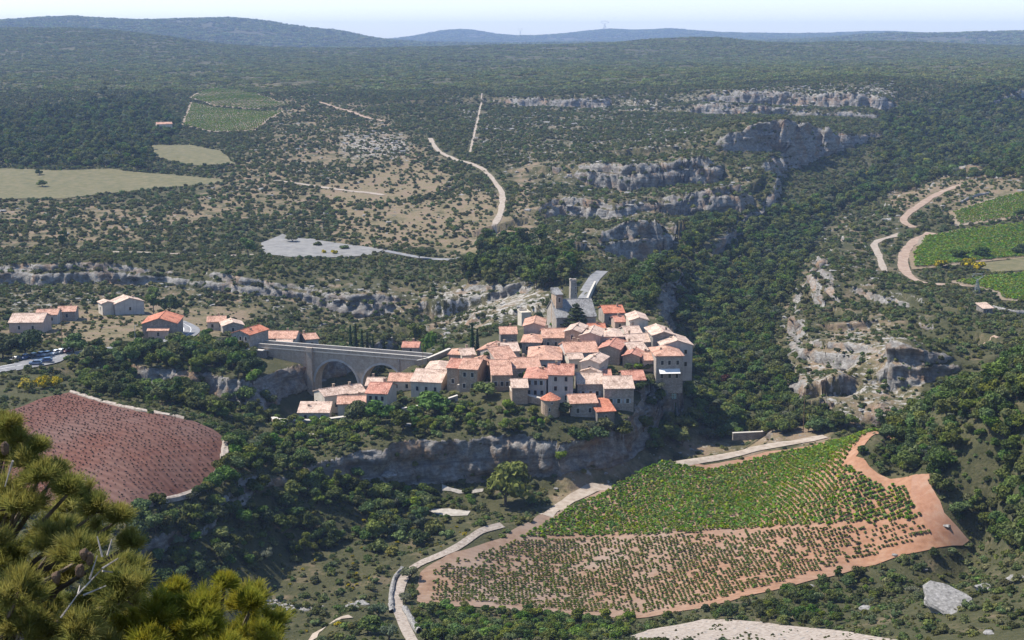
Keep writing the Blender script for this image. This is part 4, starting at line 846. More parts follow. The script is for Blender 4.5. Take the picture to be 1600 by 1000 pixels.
def pole(label, u, vt, vb, Y=None, r0=.12, name='utility_pole', cross=True):
    x, y, z = hit(u, vb, 200); ht = max(4, pt(u, vt, y)[2]-z); r = empty(name, (x, y, z-.3)); tag(r, label, 'pole')
    m = MB(); m.tube((0,0,0),(0,0,ht+.3),r0,r0*.6,7); m.build('post', M['steel'] if not cross else M['shutter_wood'], r)
    if cross: m = MB(); m.box(-.7,.7,-.06,.06,ht-.4,ht-.25); m.build('crossarm', M['shutter_wood'], r)
    else: m = MB(); m.tube((0,0,ht+.2),(.9,-.3,ht+.35),.06,.05,6); m.box(.8,1.3,-.45,-.15,ht+.3,ht+.42); m.build('lamp_arm', M['steel'], r)
pole('thin pole standing before the left shed', 97, 480, 530)
pole('slim street lamp beside the barn on the left road', 212, 508, 543, cross=False, name='street_lamp')
pole('tall thin mast at the village end of the bridge', 661, 536, 578, r0=.1)
pole('slender pole beside the white road corner near the river', 1255, 612, 676, r0=.13)
pole('single wooden pole beside the river wall', 1185, 655, 677, r0=.1)
def pylon(label, u, vt, vb, Y, wid=5.0, name='electricity_pylon'):
    x, _, z1 = pt(u, vt, Y); z0 = float(zat(x, Y)); H = z1-z0; r = empty(name, (x, Y, z0)); tag(r, label, 'pylon'); m = MB(); th = H*.012
    for sx in (-1, 1):
        for sy in (-1, 1): m.tube((sx*wid/2,sy*wid/2,0),(sx*wid*.08,sy*wid*.08,H*.72),th,th*.7,4)
    for k in range(6):
        f0 = 1-.84*k/6*1.0; f1 = 1-.84*(k+1)/6; za, zb_ = H*.72*k/6, H*.72*(k+1)/6
        for sy in (-1, 1):
            m.tube((-wid/2*f0,sy*wid/2*f0,za),(wid/2*f1,sy*wid/2*f1,zb_),th*.6,th*.6,4); m.tube((wid/2*f0,sy*wid/2*f0,za),(-wid/2*f1,sy*wid/2*f1,zb_),th*.6,th*.6,4)
    m.build('lattice', M['steel'], r); m = MB()
    ww = wid*1.1
    m.tube((0,0,H*.70),(-ww,0,H*.86),th,th,4); m.tube((0,0,H*.70),(ww,0,H*.86),th,th,4); m.tube((-ww,0,H*.86),(-ww*.6,0,H),th,th,4); m.tube((ww,0,H*.86),(ww*.6,0,H),th,th,4); m.tube((-ww*.9,0,H),(ww*.9,0,H),th,th,4); m.build('head', M['steel'], r)
pylon('tall electricity pylon on the blue skyline right of centre', 945, 33, 50, 10350, 26)
pylon('thin mast pylon on the blue skyline near the middle', 813, 45, 60, 10350, 14)
pylon('small electricity pylon between the terrace vineyards', 1528, 428, 458, float(hit(1528,458,450)[1]), 2.2)
# garden fence and satellite dish
x, y, z = hit(1042, 622, 380); r = empty('pool_fence', (x, y, z)); tag(r, 'pale turquoise fence beside the trees right of the village', 'fence')
paint('fence_turquoise', (.30,.55,.58)); m = MB(); m.box(-2.8,2.8,0,.06,1.15,1.25); m.box(-2.8,2.8,0,.06,.25,.35); m.build('rail', M['fence_turquoise'], r)
for i in range(12): m = MB(); m.box(-2.8+i*.5,-2.62+i*.5,-.062,-.002,-.3,1.5); m.build('slat', M['fence_turquoise'], r)
# ---------------------------------------------------------------- plants
def mk_leaf(name, dark, mid, light, tint=None, tfac=0.0, rv=.48, hue=.045):
    m, nt, n, l, bs = new_mat(name); T = NT(nt); p = T.coord('Object')
    c = T.ramp(T.noise(p, 3.2, 4, .7), [(.3,dark),(.5,mid),(.72,light)])
    if tint: c = T.mix(T.math('MULTIPLY', T.ramp(T.noise(p, 4.5, 4, .8), [(.46,(0,0,0)),(.56,(1,1,1))]), tfac), c, tint)
    hs_ = n.new('ShaderNodeHueSaturation'); l.new(c, hs_.inputs['Color']); r = T.rnd()
    T.set(hs_.inputs['Value'], T.math('ADD', T.math('MULTIPLY', r, 2*rv), 1-rv))
    r2 = T.math('FRACT', T.math('MULTIPLY', r, 17.3)); T.set(hs_.inputs['Hue'], T.math('ADD', T.math('MULTIPLY', r2, -2*hue), .5+hue*.8))
    T.set(hs_.inputs['Saturation'], T.math('ADD', T.math('MULTIPLY', T.math('FRACT', T.math('MULTIPLY', r, 41.7)), .4), .95))
    finish(bs, T, hs_.outputs[0], .75, None, .15)
    tr = n.new('ShaderNodeBsdfTranslucent'); l.new(hs_.outputs[0], tr.inputs['Color']); mx = n.new('ShaderNodeMixShader'); mx.inputs[0].default_value = .22
    l.new(bs.outputs[0], mx.inputs[1]); l.new(tr.outputs[0], mx.inputs[2]); l.new(mx.outputs[0], n['Material Output'].inputs['Surface']); M[name] = m
mk_leaf('leaf_oak', (0.037,0.058,0.021), (0.081,0.109,0.037), (0.145,0.171,0.062))
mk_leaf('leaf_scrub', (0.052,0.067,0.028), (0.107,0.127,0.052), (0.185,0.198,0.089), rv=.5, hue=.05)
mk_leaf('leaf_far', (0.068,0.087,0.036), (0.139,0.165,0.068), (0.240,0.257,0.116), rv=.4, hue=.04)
mk_leaf('leaf_pale', (0.061,0.084,0.027), (0.115,0.155,0.049), (0.169,0.209,0.074))
mk_leaf('leaf_olive', (0.072,0.086,0.054), (0.114,0.132,0.084), (0.168,0.186,0.126))
mk_leaf('leaf_cypress', (0.018,0.033,0.015), (0.036,0.057,0.024), (0.060,0.083,0.036), rv=.2)
mk_leaf('leaf_broom', (0.070,0.084,0.021), (0.119,0.133,0.028), (0.182,0.182,0.042), (.60,.45,.03), .9, rv=.2, hue=.004)
mk_leaf('leaf_purple', (.04,.012,.014), (.07,.02,.022), (.10,.035,.03), rv=.1)
mk_leaf('leaf_vine', (0.083,0.129,0.030), (0.156,0.230,0.053), (0.239,0.323,0.083), rv=.25)
mk_leaf('leaf_vine_dull', (0.086,0.109,0.034), (0.132,0.161,0.052), (0.190,0.213,0.081), rv=.25)
mk_leaf('leaf_bare', (.03,.022,.018), (.055,.042,.032), (.075,.07,.04), rv=.25)
simple('bark', [(.06,.045,.035),(.11,.085,.065),(.16,.13,.10)], 3, .95, bump=.6)
def ico(c, r, seed, sub=1):
    V = [np.array(v, float) for v in ((0,0,1),(1,0,0),(0,1,0),(-1,0,0),(0,-1,0),(0,0,-1))]
    Fc = [(0,1,2),(0,2,3),(0,3,4),(0,4,1),(5,2,1),(5,3,2),(5,4,3),(5,1,4)]
    for _ in range(sub):
        cache = {}; F2 = []
        def mid(a, b):
            k = (min(a,b), max(a,b))
            if k not in cache: q = V[a]+V[b]; V.append(q/np.linalg.norm(q)); cache[k] = len(V)-1
            return cache[k]
        for a, b, d in Fc: ab, bd, da = mid(a,b), mid(b,d), mid(d,a); F2 += [(a,ab,da),(ab,b,bd),(da,bd,d),(ab,bd,da)]
        Fc = F2
    V = np.array(V); V = V*(1+.18*np.array([math.sin(5*v[0]+seed)+math.sin(6*v[1]+2*seed)+math.sin(5*v[2]+3*seed) for v in V])[:,None]/2)
    return V*np.array(r) + np.array(c), Fc
def leafcloud(seed, lobes, n, size, core=.78, flat=.5):
    g = np.random.default_rng(seed); VV = []; FF = []; k = 0
    area = np.array([l[3]*l[4] for l in lobes]); area = area/area.sum()
    for (x, y, z, rx, rz) in lobes:
        v, f = ico((x,y,z), (rx*core, rx*core, rz*core), seed, 1); VV.append(v); FF += [(a+k,b+k,c+k,c+k) for a,b,c in f]; k += len(v)
    for li, (x, y, z, rx, rz) in enumerate(lobes):
        m = int(n*area[li]); d = g.normal(size=(m,3)); d /= np.linalg.norm(d, axis=1)[:,None]; d[:,2] = np.where(d[:,2] < -.35, -d[:,2], d[:,2])
        rr = (.80+.28*g.random(m))[:,None]; p = np.array([x,y,z]) + d*np.array([rx,rx,rz])*rr
        nn = d + flat*1.5*g.normal(size=(m,3)); nn /= np.linalg.norm(nn, axis=1)[:,None]
        a = np.cross(nn, g.normal(size=(m,3))); a /= np.linalg.norm(a, axis=1)[:,None]; b = np.cross(nn, a)
        s = size*(.55+.9*g.random(m))[:,None]
        q = np.stack([p-a*s-b*s*.5, p+a*s*.3-b*s*.8, p+a*s+b*s*.4, p-a*s*.2+b*s*.9], 1).reshape(-1,3)
        VV.append(q); FF += [(k+4*i,k+4*i+1,k+4*i+2,k+4*i+3) for i in range(m)]; k += 4*m
    V = np.concatenate(VV); Fq = np.array(FF); 
    me = bpy.data.meshes.new('crown'); me.from_pydata(V.tolist(), [], [tuple(dict.fromkeys(f)) for f in FF]); me.update(); return me
def rlobes(seed, n, sp, zlo, zhi, r0, r1, sq=.8):
    g = random.Random(seed); L = []
    for i in range(n):
        a = g.uniform(0, 2*math.pi)+i*2.4; d = sp*math.sqrt(g.random()); r = g.uniform(r0, r1); L.append((d*math.cos(a), d*math.sin(a), g.uniform(zlo, zhi), r, r*sq))
    return L
def trunk_mesh(seed, h, r, spread, low=.15):
    g = random.Random(seed); m = MB(); m.tube((0,0,-.12),(0,0,h*.5),r,r*.7,7); top = (0,0,h*.5)
    for i in range(5): a = i*1.3+g.uniform(0,.6); q = (spread*math.cos(a)*g.uniform(.5,1), spread*math.sin(a)*g.uniform(.5,1), h*g.uniform(.75,1.0)); m.tube((0,0,h*g.uniform(.3,.5)), q, r*.5, r*.15, 5)
    me = bpy.data.meshes.new('trunk'); me.from_pydata(m.v, [], m.f); me.materials.append(M['bark']); return me
KINDS = {}
def kind(key, n, mat, lob, leaves, size, trunk=None, core=.78, flat=.5):
    L = []
    for i in range(n):
        me = leafcloud(1000*len(KINDS)+i, lob(i), leaves, size, core, flat); me.materials.append(M[mat])
        L.append((me, trunk(i) if trunk else None))
    KINDS[key] = L
# unit plants: crown about one wide
kind('oak', 5, 'leaf_oak', lambda i: rlobes(i, 9, .30, .38, .72, .17, .27), 760, .050, lambda i: trunk_mesh(i, .5, .035, .28))
kind('pale', 3, 'leaf_pale', lambda i: rlobes(40+i, 8, .30, .40, .75, .17, .26), 700, .050, lambda i: trunk_mesh(9+i, .5, .035, .28))
kind('olive', 2, 'leaf_olive', lambda i: rlobes(60+i, 9, .32, .34, .66, .15, .22), 700, .040, lambda i: trunk_mesh(20+i, .45, .05, .28), core=.65)
kind('pine', 3, 'leaf_oak', lambda i: rlobes(80+i, 10, .28, .42, 1.15, .14, .22, .7), 760, .045, lambda i: trunk_mesh(30+i, .9, .03, .2), core=.7)
kind('cypress', 2, 'leaf_cypress', lambda i: [(0,0,.15+.27*k,.24*(1.05-.09*k*(k > 2)),.24) for k in range(9)] + [(0,0,2.5,.10,.22)], 700, .045, lambda i: trunk_mesh(50+i, .3, .03, .03), core=.9)
kind('cedar', 1, 'leaf_cypress', lambda i: [(.5*(1-k/7)*math.cos(j*1.26+k), .5*(1-k/7)*math.sin(j*1.26+k), .25+.17*k, .22*(1.1-k/8), .07) for k in range(7) for j in range(5)] + [(0,0,.25+.2*k,.12,.14) for k in range(6)], 1400, .035, lambda i: trunk_mesh(70+i, 1.0, .035, .1), core=.8)
kind('scrub', 6, 'leaf_scrub', lambda i: rlobes(100+i, 6, .30, .10, .34, .16, .27, .75), 260, .060)
kind('broom', 2, 'leaf_broom', lambda i: rlobes(130+i, 7, .30, .14, .40, .15, .25, .8), 420, .050)
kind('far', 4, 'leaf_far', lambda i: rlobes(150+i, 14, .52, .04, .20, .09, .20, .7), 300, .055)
kind('purple', 1, 'leaf_purple', lambda i: rlobes(170+i, 8, .28, .4, .7, .18, .26), 600, .05, lambda i: trunk_mesh(90, .5, .035, .25))
kind('vine', 4, 'leaf_vine', lambda i: rlobes(200+i, 5, .28, .28, .55, .18, .30, .8), 80, .13, lambda i: trunk_mesh(95+i, .4, .04, .15), core=.6)
kind('vine_dull', 4, 'leaf_vine_dull', lambda i: rlobes(220+i, 5, .30, .26, .52, .18, .30, .8), 80, .13, lambda i: trunk_mesh(99+i, .4, .04, .15), core=.55)
kind('vine_bare', 2, 'leaf_bare', lambda i: rlobes(240+i, 4, .2, .2, .4, .10, .18), 36, .10, lambda i: trunk_mesh(105+i, .4, .05, .15), core=.5)
CAT = {'oak':('oak_tree','tree'),'pale':('broadleaf_tree','tree'),'olive':('olive_tree','tree'),'pine':('pine_tree','tree'),'cypress':('cypress_tree','tree'),'cedar':('cedar_tree','tree'),'scrub':('garrigue_shrub','shrub'),'broom':('broom_shrub','shrub'),'far':('garrigue_shrub','shrub'),'purple':('purple_tree','tree'),'vine':('grape_vine','vine'),'vine_dull':('grape_vine','vine'),'vine_bare':('grape_vine','vine')}
PROTO = {}
def plant(key, var, loc, scl, rz, label, group=None, zscale=1.0, parts=True):
    me, tm = KINDS[key][var % len(KINDS[key])]; nm, ct = CAT[key]
    if tm is not None and parts:
        r = empty(nm, loc, rz); r.scale = (scl, scl, scl*zscale)
        c = bpy.data.objects.new('crown', me); C.objects.link(c); c.parent = r
        t = bpy.data.objects.new('trunk', tm); C.objects.link(t); t.parent = r
        PROTO.setdefault((key, var % len(KINDS[key])), (c, t))
    else:
        r = bpy.data.objects.new(nm, me); C.objects.link(r); r.location = loc; r.rotation_euler = (0,0,rz); r.scale = (scl, scl, scl*zscale)
        PROTO.setdefault((key, var % len(KINDS[key])), (r, None))
    tag(r, label, ct, group); return r
def instancer(name, key, pts, scl, rot, idx, label, cat):
    """one mass of plants: a point mesh that instances the plant meshes of its kind"""
    V = np.asarray(pts, np.float32); me = bpy.data.meshes.new(name); me.vertices.add(len(V)); me.vertices.foreach_set('co', V.ravel())
    for nm, a, ty in (('scl', scl, 'FLOAT'), ('rz', rot, 'FLOAT'), ('idx', idx, 'INT')):
        at = me.attributes.new(nm, ty, 'POINT'); at.data.foreach_set('value', np.asarray(a, np.float32 if ty == 'FLOAT' else np.int32))
    o = bpy.data.objects.new(name, me); C.objects.link(o); tag(o, label, cat, kind='stuff')
    nt = bpy.data.node_groups.new(name + '_nodes', 'GeometryNodeTree'); nt.interface.new_socket('Geometry', in_out='INPUT', socket_type='NodeSocketGeometry'); nt.interface.new_socket('Geometry', in_out='OUTPUT', socket_type='NodeSocketGeometry')
    N = nt.nodes; L = nt.links; gi = N.new('NodeGroupInput'); go = N.new('NodeGroupOutput'); jo = N.new('GeometryNodeJoinGeometry')
    def na(nm, ty): q = N.new('GeometryNodeInputNamedAttribute'); q.data_type = ty; q.inputs['Name'].default_value = nm; return q.outputs['Attribute']
    sc_, rz_, ix_ = na('scl','FLOAT'), na('rz','FLOAT'), na('idx','INT'); cx = N.new('ShaderNodeCombineXYZ'); L.new(rz_, cx.inputs[2])
    e2r = N.new('FunctionNodeEulerToRotation'); L.new(cx.outputs[0], e2r.inputs[0])
    for k in range(len(KINDS[key])):
        parts = [q for q in PROTO[(key, k)] if q is not None]; src = None
        j2 = N.new('GeometryNodeJoinGeometry')
        for q in parts: oi = N.new('GeometryNodeObjectInfo'); oi.transform_space = 'ORIGINAL'; oi.inputs['Object'].default_value = q; L.new(oi.outputs['Geometry'], j2.inputs[0])
        cmp_ = N.new('FunctionNodeCompare'); cmp_.data_type = 'INT'; cmp_.operation = 'EQUAL'; L.new(ix_, cmp_.inputs['A'] if 'A' in cmp_.inputs else cmp_.inputs[2])
        ai = [s for s in cmp_.inputs if s.type == 'INT']; L.new(ix_, ai[0]); ai[1].default_value = k
        ip = N.new('GeometryNodeInstanceOnPoints'); L.new(gi.outputs[0], ip.inputs['Points']); L.new(cmp_.outputs[0], ip.inputs['Selection']); L.new(j2.outputs[0], ip.inputs['Instance']); L.new(e2r.outputs[0], ip.inputs['Rotation']); L.new(sc_, ip.inputs['Scale'])
        L.new(ip.outputs[0], jo.inputs[0])
    L.new(jo.outputs[0], go.inputs[0]); md = o.modifiers.new('scatter', 'NODES'); md.node_group = nt; return o
# ---- hand-placed plants: kind, photo column, base row, crown width in photo pixels, label, height factor
HAND = [
('cypress',548,552,16,'first dark cypress from the left behind the bridge',1),('cypress',556,552,17,'second dark cypress from the left behind the bridge',1),('cypress',566,553,14,'third cypress from the left behind the bridge',1),('cypress',574,553,14,'fourth cypress from the left behind the bridge',.9),('cypress',583,554,13,'fifth cypress from the left behind the bridge',.9),('cypress',600,555,12,'lone short cypress right of the row behind the bridge',.9),
('oak',672,558,34,'big dark conifer beside the village end of the bridge',1.7),('pine',650,548,34,'broad green tree left of the big dark conifer',1.0),('cypress',693,549,10,'small dark cypress above the ramp wall',.8),('cypress',738,546,16,'dark cypress at the left back of the village',1),('cypress',746,546,14,'smaller cypress beside the one at the left back',.9),
('cedar',900,520,40,'dark layered cedar in front of the church',.85),('pale',870,516,26,'bright green tree left of the dark cedar',.8),('oak',935,520,30,'dark green tree between cedar and hipped roof',.5),
('cypress',1055,656,14,'tall dark cypress below the turquoise fence',1.1),('cypress',1067,668,14,'second cypress right of the turquoise fence',1.1),('cypress',1110,684,14,'third dark cypress in the trees right of the village',1.05),('cypress',1163,676,11,'rightmost small cypress near the river road',1),
('pale',982,580,18,'left of three clipped green trees above the front houses',.8),('pale',998,580,18,'middle of three clipped green trees above the front houses',.8),('pale',1013,580,18,'right of three clipped green trees above the front houses',.8),
('oak',953,588,24,'round green tree beside the red tiled roof',.8),('pine',765,576,24,'dark conifer between the four-windowed house and the red roofs',.9),('pale',822,596,30,'bright bush growing over the orange roof corner',.8),('pale',883,650,30,'bright green fig tree right of the turret',.8),('oak',815,622,20,'small tree behind the sunlit rampart',.8),
('oak',680,648,62,'wide round tree in the garden below the cream house',.7),('oak',595,660,48,'round tree in front of the red roofed hamlet house',.8),('oak',552,662,46,'dark round tree at the foot of the hamlet',.85),('oak',630,672,44,'green tree on the terrace edge right of the hamlet',.85),('oak',760,622,40,'dense tree right of the four-windowed stone house',.7),
('oak',790,790,80,'tall dark tree standing against the village cliff',1.05),('purple',1130,604,30,'dark purple leaved tree right of the village',.8),('pale',1120,575,34,'pale green tree right of the awning house',.9),
('pale',212,538,30,'bright tree between the road and the dark barn',.8),('pale',272,536,30,'leaning tree at the roadside before the barn',.7),('pale',182,548,22,'small bright tree left of the street lamp',.8),('oak',115,552,44,'large dark tree at the end of the parked cars',.75),('oak',40,556,62,'broad dark tree above the parked cars',.7),('oak',150,545,24,'round shrub tree left of the roadside lamp',.8),('oak',5,560,50,'dark tree cut by the left edge above the road',.8),
('oak',265,492,34,'dark tree right of the gabled villa',1.1),('pine',240,490,30,'tall dark tree behind the dark barn',1.1),('oak',322,530,22,'small tree at the roadside bend',.9),('pale',395,600,30,'bright creeper clad tree below the bridge house',.9),('oak',450,532,24,'round tree hiding the bridge houses',.8),
('oak',66,292,17,'round tree standing alone in the dry meadow',.8),('oak',62,274,13,'smaller round tree behind the lone meadow tree',.8),('pine',97,390,18,'dark pointed conifer on the left plateau',1.3),('scrub',497,384,18,'low shrub on the middle island of the car park',.7),('scrub',537,389,20,'low shrub on the right island of the car park',.7),('oak',457,378,22,'round shrub on an island of the car park',.7),('pine',388,406,30,'dark pine at the left end of the car park',.9),('oak',655,405,26,'dark tree beside the car park road',.7),('pine',30,208,12,'dark conifer in the far left scrub',1.2),('pine',162,158,16,'dark tree crest on the far left hill',1.1),('oak',215,265,26,'dark round tree at the edge of the dry meadow',.8),
('olive',640,906,34,'grey green olive tree beside the white concrete track',.9),('olive',634,942,26,'small olive bush right of the white concrete track',.8),('olive',592,965,36,'olive tree left of the dry stone wall',.9),('olive',608,1000,34,'olive tree at the bottom left of the white track',.9),('oak',575,990,44,'dark shrub tree at the bottom beside the olives',.8),
('oak',1285,920,26,'left of the dark round bushes below the vineyard',.8),('oak',1322,918,26,'middle dark bush below the vineyard edge',.8),('oak',1342,905,28,'right of the dark round bushes below the vineyard',.8),('oak',1396,908,22,'single dark bush right of the three bushes',.8),('oak',1460,872,20,'upright dark bush at the corner of the orange earth',1),('oak',1230,926,22,'small dark bush left of the round bushes',.7),('oak',1402,698,40,'dark round oak at the tip of the right wood',.9),('olive',1425,930,26,'grey green bush above the pale rock slab',.8),('cypress',1427,898,8,'narrow dark juniper below the vineyard',.7),
('broom',45,610,36,'yellow flowering broom at the far left of the red field',1),('broom',72,606,36,'yellow broom bush in the middle of the left clump',1),('broom',90,602,26,'yellow broom bush nearest the top of the red field',1),('broom',1470,418,24,'yellow broom left of the terrace vineyard hedge',1),('broom',1510,418,30,'long yellow broom between the terrace vineyards',1),('broom',1530,422,26,'yellow broom at the right of the terrace hedge',1),('broom',507,396,11,'yellow bush left of the pair by the car park',1),('broom',522,397,13,'yellow bush right of the pair by the car park',1),('broom',505,852,22,'yellow broom at the edge of the dark wood',1),('broom',586,838,14,'small yellow broom in the valley meadow',1),('broom',638,830,14,'yellow broom left of the dark valley bushes',1),('broom',528,978,14,'yellow broom beside the bottom left path',1),('broom',1306,955,12,'tiny yellow bush left of the pale rock slab',1),('broom',1355,278,20,'yellow bush in the gorge below the far cliff',1),
('oak',1500,405,30,'dark hedge tree between the terrace vineyards',.6),('oak',1530,402,34,'round hedge tree right of the terrace broom',.6),('oak',1590,398,24,'dark tree at the right end of the terrace hedge',.8),('oak',1487,352,12,'small tree at the end of the highest vineyard',.8),('oak',1592,338,20,'bush at the edge of the highest vineyard',.7),
('oak',905,694,34,'dark tree below the low brown roofed house',.85),('oak',938,690,36,'second dark tree in the row under the village front',.85),('oak',972,684,34,'third dark tree in the row under the village front',.85),('pale',1005,676,36,'pale tree at the right of the row under the village front',.85),('oak',1035,690,38,'round oak above the river road bend',.85),('oak',1075,676,36,'oak below the two tall cypresses',.85),('olive',1040,660,26,'grey olive below the turquoise fence',.85),('olive',925,672,22,'grey olive just under the orange tiled roof',.85),('oak',690,634,22,'small tree right of the wide garden tree',.85),('pale',838,604,16,'little tree beside the grey hipped house',.85),('oak',925,578,16,'dark bush between the central white houses',.85),('oak',1012,606,26,'dark tree right of the long front houses',.85),('olive',1030,612,24,'grey tree below the awning house',.85),('oak',998,614,24,'dark tree at the corner of the right front house',.85),('pale',965,626,16,'small bush before the right front house',.85),('oak',800,566,14,'small bush among the left village roofs',.85),('pale',852,560,12,'small bush below the largest hipped roof',.85),('pale',1000,580,14,'light bush beneath the little pink roof',.85),('oak',1095,590,34,'dark tree right of the awning house wall',.85),('olive',1090,620,36,'grey tree down the slope from the awning house',.85),('oak',860,530,14,'small dark bush beside the salmon roof row',.85),('oak',840,500,18,'dark bush behind the pink gabled house',.85),('oak',795,535,18,'dark bush beside the small grey back house',.85),('olive',1060,604,30,'grey green tree just under the white awning',.85),
('scrub',700,842,30,'rounded shrub left of the white track bend',1),('scrub',655,850,44,'dark low shrub in the valley meadow',1),('scrub',680,832,40,'green shrub behind the dark low one',1),('scrub',612,868,30,'isolated shrub in the middle of the valley meadow',1),('scrub',590,860,38,'wide shrub left of the isolated meadow shrub',1),('scrub',625,845,30,'shrub in front of the valley wood',1),
]
taken = []
for i, (k, u, vb, wpx, lb, zf) in enumerate(HAND):
    x, y, z = hit(u, vb, (484.0 if (540 <= u <= 750 and 520 < vb < 560) else 200.0) if vb > 300 else 700.0); s = wpx/F*math.hypot(y, z-CZ)
    if k == 'cypress': s = s*(1.05 if (540 <= u <= 760 and vb < 560) else .68)
    plant(k, i, (x, y, z-.1), s, random.uniform(0, 6.28), lb, zscale=zf); taken.append((x, y, s*.5))
for key, L in KINDS.items():      # every variant must stand somewhere before it can be massed
    pass
# ---- scattered plants
TREEZ = [
 ('right wood', [(1372,675),(1450,635),(1600,565),(1800,480),(1800,900),(1600,872),(1548,848),(1490,818),(1464,775),(1445,740),(1410,738),(1385,700)], 230, 420, (3.0,6.0), .15, 'oak'),
 ('ravine trees', [(120,565),(250,540),(420,548),(470,590),(430,660),(360,680),(290,652),(215,638),(130,610)], 385, 480, (3.5,6.5), .075, 'oak'),
 ('valley wood', [(360,690),(420,690),(470,715),(560,745),(700,800),(660,830),(560,852),(400,885),(200,930),(200,812),(330,765)], 270, 400, (3.0,5.6), .085, 'oak'),
 ('river trees', [(870,690),(1000,650),(1090,570),(1100,490),(1200,520),(1260,640),(1350,665),(1300,675),(1100,690),(950,722),(880,745),(862,720)], 362, 620, (3.4,6.2), .10, 'oak'),
 ('pine wood', [(715,440),(755,385),(880,385),(905,430),(875,455),(760,455)], 560, 730, (5.0,8.0), .045, 'pine'),
 ('gorge wood', [(960,440),(1050,400),(1100,330),(1240,330),(1300,330),(1250,420),(1200,530),(1100,520),(1000,480)], 520, 920, (4.0,7.0), .05, 'oak'),
 ('far slope wood', [(1380,180),(1600,120),(1800,120),(1800,280),(1480,280),(1350,320),(1240,350),(1240,330),(1370,260)], 850, 1650, (5.0,8.0), .024, 'oak'),
 ('left hill wood', [(-100,190),(240,150),(285,200),(235,262),(-100,262)], 950, 1650, (4.5,7.5), .022, 'oak'),
 ('terrace trees', [(430,655),(560,640),(640,640),(800,640),(860,662),(840,682),(640,680),(560,690),(550,745),(430,705)], 376, 430, (2.0,4.2), .12, 'pale'),
 ('cliff foot trees', [(540,745),(600,765),(700,772),(800,775),(860,775),(850,800),(760,792),(690,796),(600,805),(520,785)], 335, 378, (2.2,3.8), .06, 'oak'),
 ('headland bushes', [(1340,712),(1395,690),(1440,740),(1375,742)], 300, 400, (1.8,3.6), .12, 'oak'),
 ('foreground bushes', [(640,955),(800,955),(1000,975),(960,1005),(640,1005)], 200, 300, (1.6,3.4), .16, 'pale'),
 ('bank bushes', [(1000,972),(1200,935),(1350,895),(1440,870),(1440,890),(1300,985),(1100,968)], 200, 300, (1.4,3.0), .10, 'oak'),
]
def road_mask(x, y):
    bad = np.zeros(len(x), bool)
    for L, wd in ROADS:
        lo = L.min(0)-10; hi = L.max(0)+10; m = (x > lo[0]) & (x < hi[0]) & (y > lo[1]) & (y < hi[1]); ii = np.where(m)[0]
        if len(ii) == 0: continue
        d = np.full(len(ii), 1e9)
        for k in range(0, len(L), 1): d = np.minimum(d, np.hypot(x[ii]-L[k,0], y[ii]-L[k,1]))
        bad[ii[d < wd/2 + 1.3]] = True
    for poly in (V1W, RFW, FVAW, FVBW, VR1W, VR2W, VR3W, CPKW, QRW, LBW, MD1, MD2, ORW, GSW, GB1, GB2):
        poly = [tuple(q) for q in poly]; bad |= inpoly(x, y, poly)
    for cor, W, D in HOUSES:
        c = np.mean(np.array(cor), 0); bad |= np.hypot(x-c[0], y-c[1]) < .62*math.hypot(W, D)/1.25 + .8
    for a, b, r in taken: bad |= np.hypot(x-a, y-b) < r*.8
    # the village itself is paved and built
    vu, vv = proj(x, y, zat(x, y)); bad |= inpoly(vu, vv, [(690,600),(700,545),(780,520),(870,485),(1000,490),(1085,530),(1080,590),(1000,640),(850,655),(800,625)]) & (y > 392) & (y < 545) & (rng.random(len(x)) < .93)
    return bad
def band(y0, y1, per_m2):
    n = int(.44*(y1*y1-y0*y0)*per_m2); Y = np.sqrt(rng.random(n)*(y1*y1-y0*y0)+y0*y0); return rng.uniform(-.44, .44, n)*Y, Y
def slope(x, y):
    e = np.maximum(1.0, y*.002); return np.hypot((zat(x+e,y)-zat(x-e,y))/(2*e), (zat(x,y+e)-zat(x,y-e))/(2*e))
def warp_uv(x, y, z):
    u, v = proj(x, y, z); ww = np.clip(500/y, .25, 1.6)
    return u + 30*ww*fbm(x/40, y/40, seed=81, octs=5), v + 14*ww*fbm(x/40, y/40, seed=82, octs=5)
trees = []       # zone, kind, x, y, z, size
tz_keep = []
for zn, poly, y0, y1, (s0, s1), dn, k in TREEZ:
    x, y = band(y0, y1, dn*1.15); z = zat(x, y); u, v = proj(x, y, z); m = inpoly(u, v, poly) & ~road_mask(x, y) & ((slope(x, y) < 1.4) | (rng.random(len(x)) < .45) | ((y < 345) & (x < 90)) | ((y < 345) & (x >= 90)))
    for a, b, c in zip(x[m], y[m], z[m]): trees.append((zn, k, a, b, c, s0+(s1-s0)*rng.random()**1.3))
TX_ = np.array([t[2:6] for t in trees])
print('zone trees', len(trees))
order = np.argsort(-TX_[:,3]/TX_[:,1]); single = set()
ZL = {'right wood':'evergreen oak crown in the dense wood on the right slope','ravine trees':'dark oak in the ravine between the road and the red field','valley wood':'dark oak on the wooded slope below the lower rampart','river trees':'oak among the trees right of the village cliff','headland bushes':'green bush between the vineyard and the tip of the right wood','cliff foot trees':'dark tree at the foot of the village cliff','pine wood':'dark pine in the wood above the village','gorge wood':'oak on the floor of the right gorge','far slope wood':'oak on the far right slope','left hill wood':'oak in the far left wood','terrace trees':'green bush on the terrace below the village','foreground bushes':'bright green bush in the thicket below the vineyard','bank bushes':'low bush on the bank right of the white ground'}
count = {}; cap = {'right wood':95,'foreground bushes':45,'bank bushes':30,'valley wood':60,'ravine trees':40,'river trees':30,'terrace trees':25,'cliff foot trees':20,'headland bushes':12,'pine wood':10,'gorge wood':8}
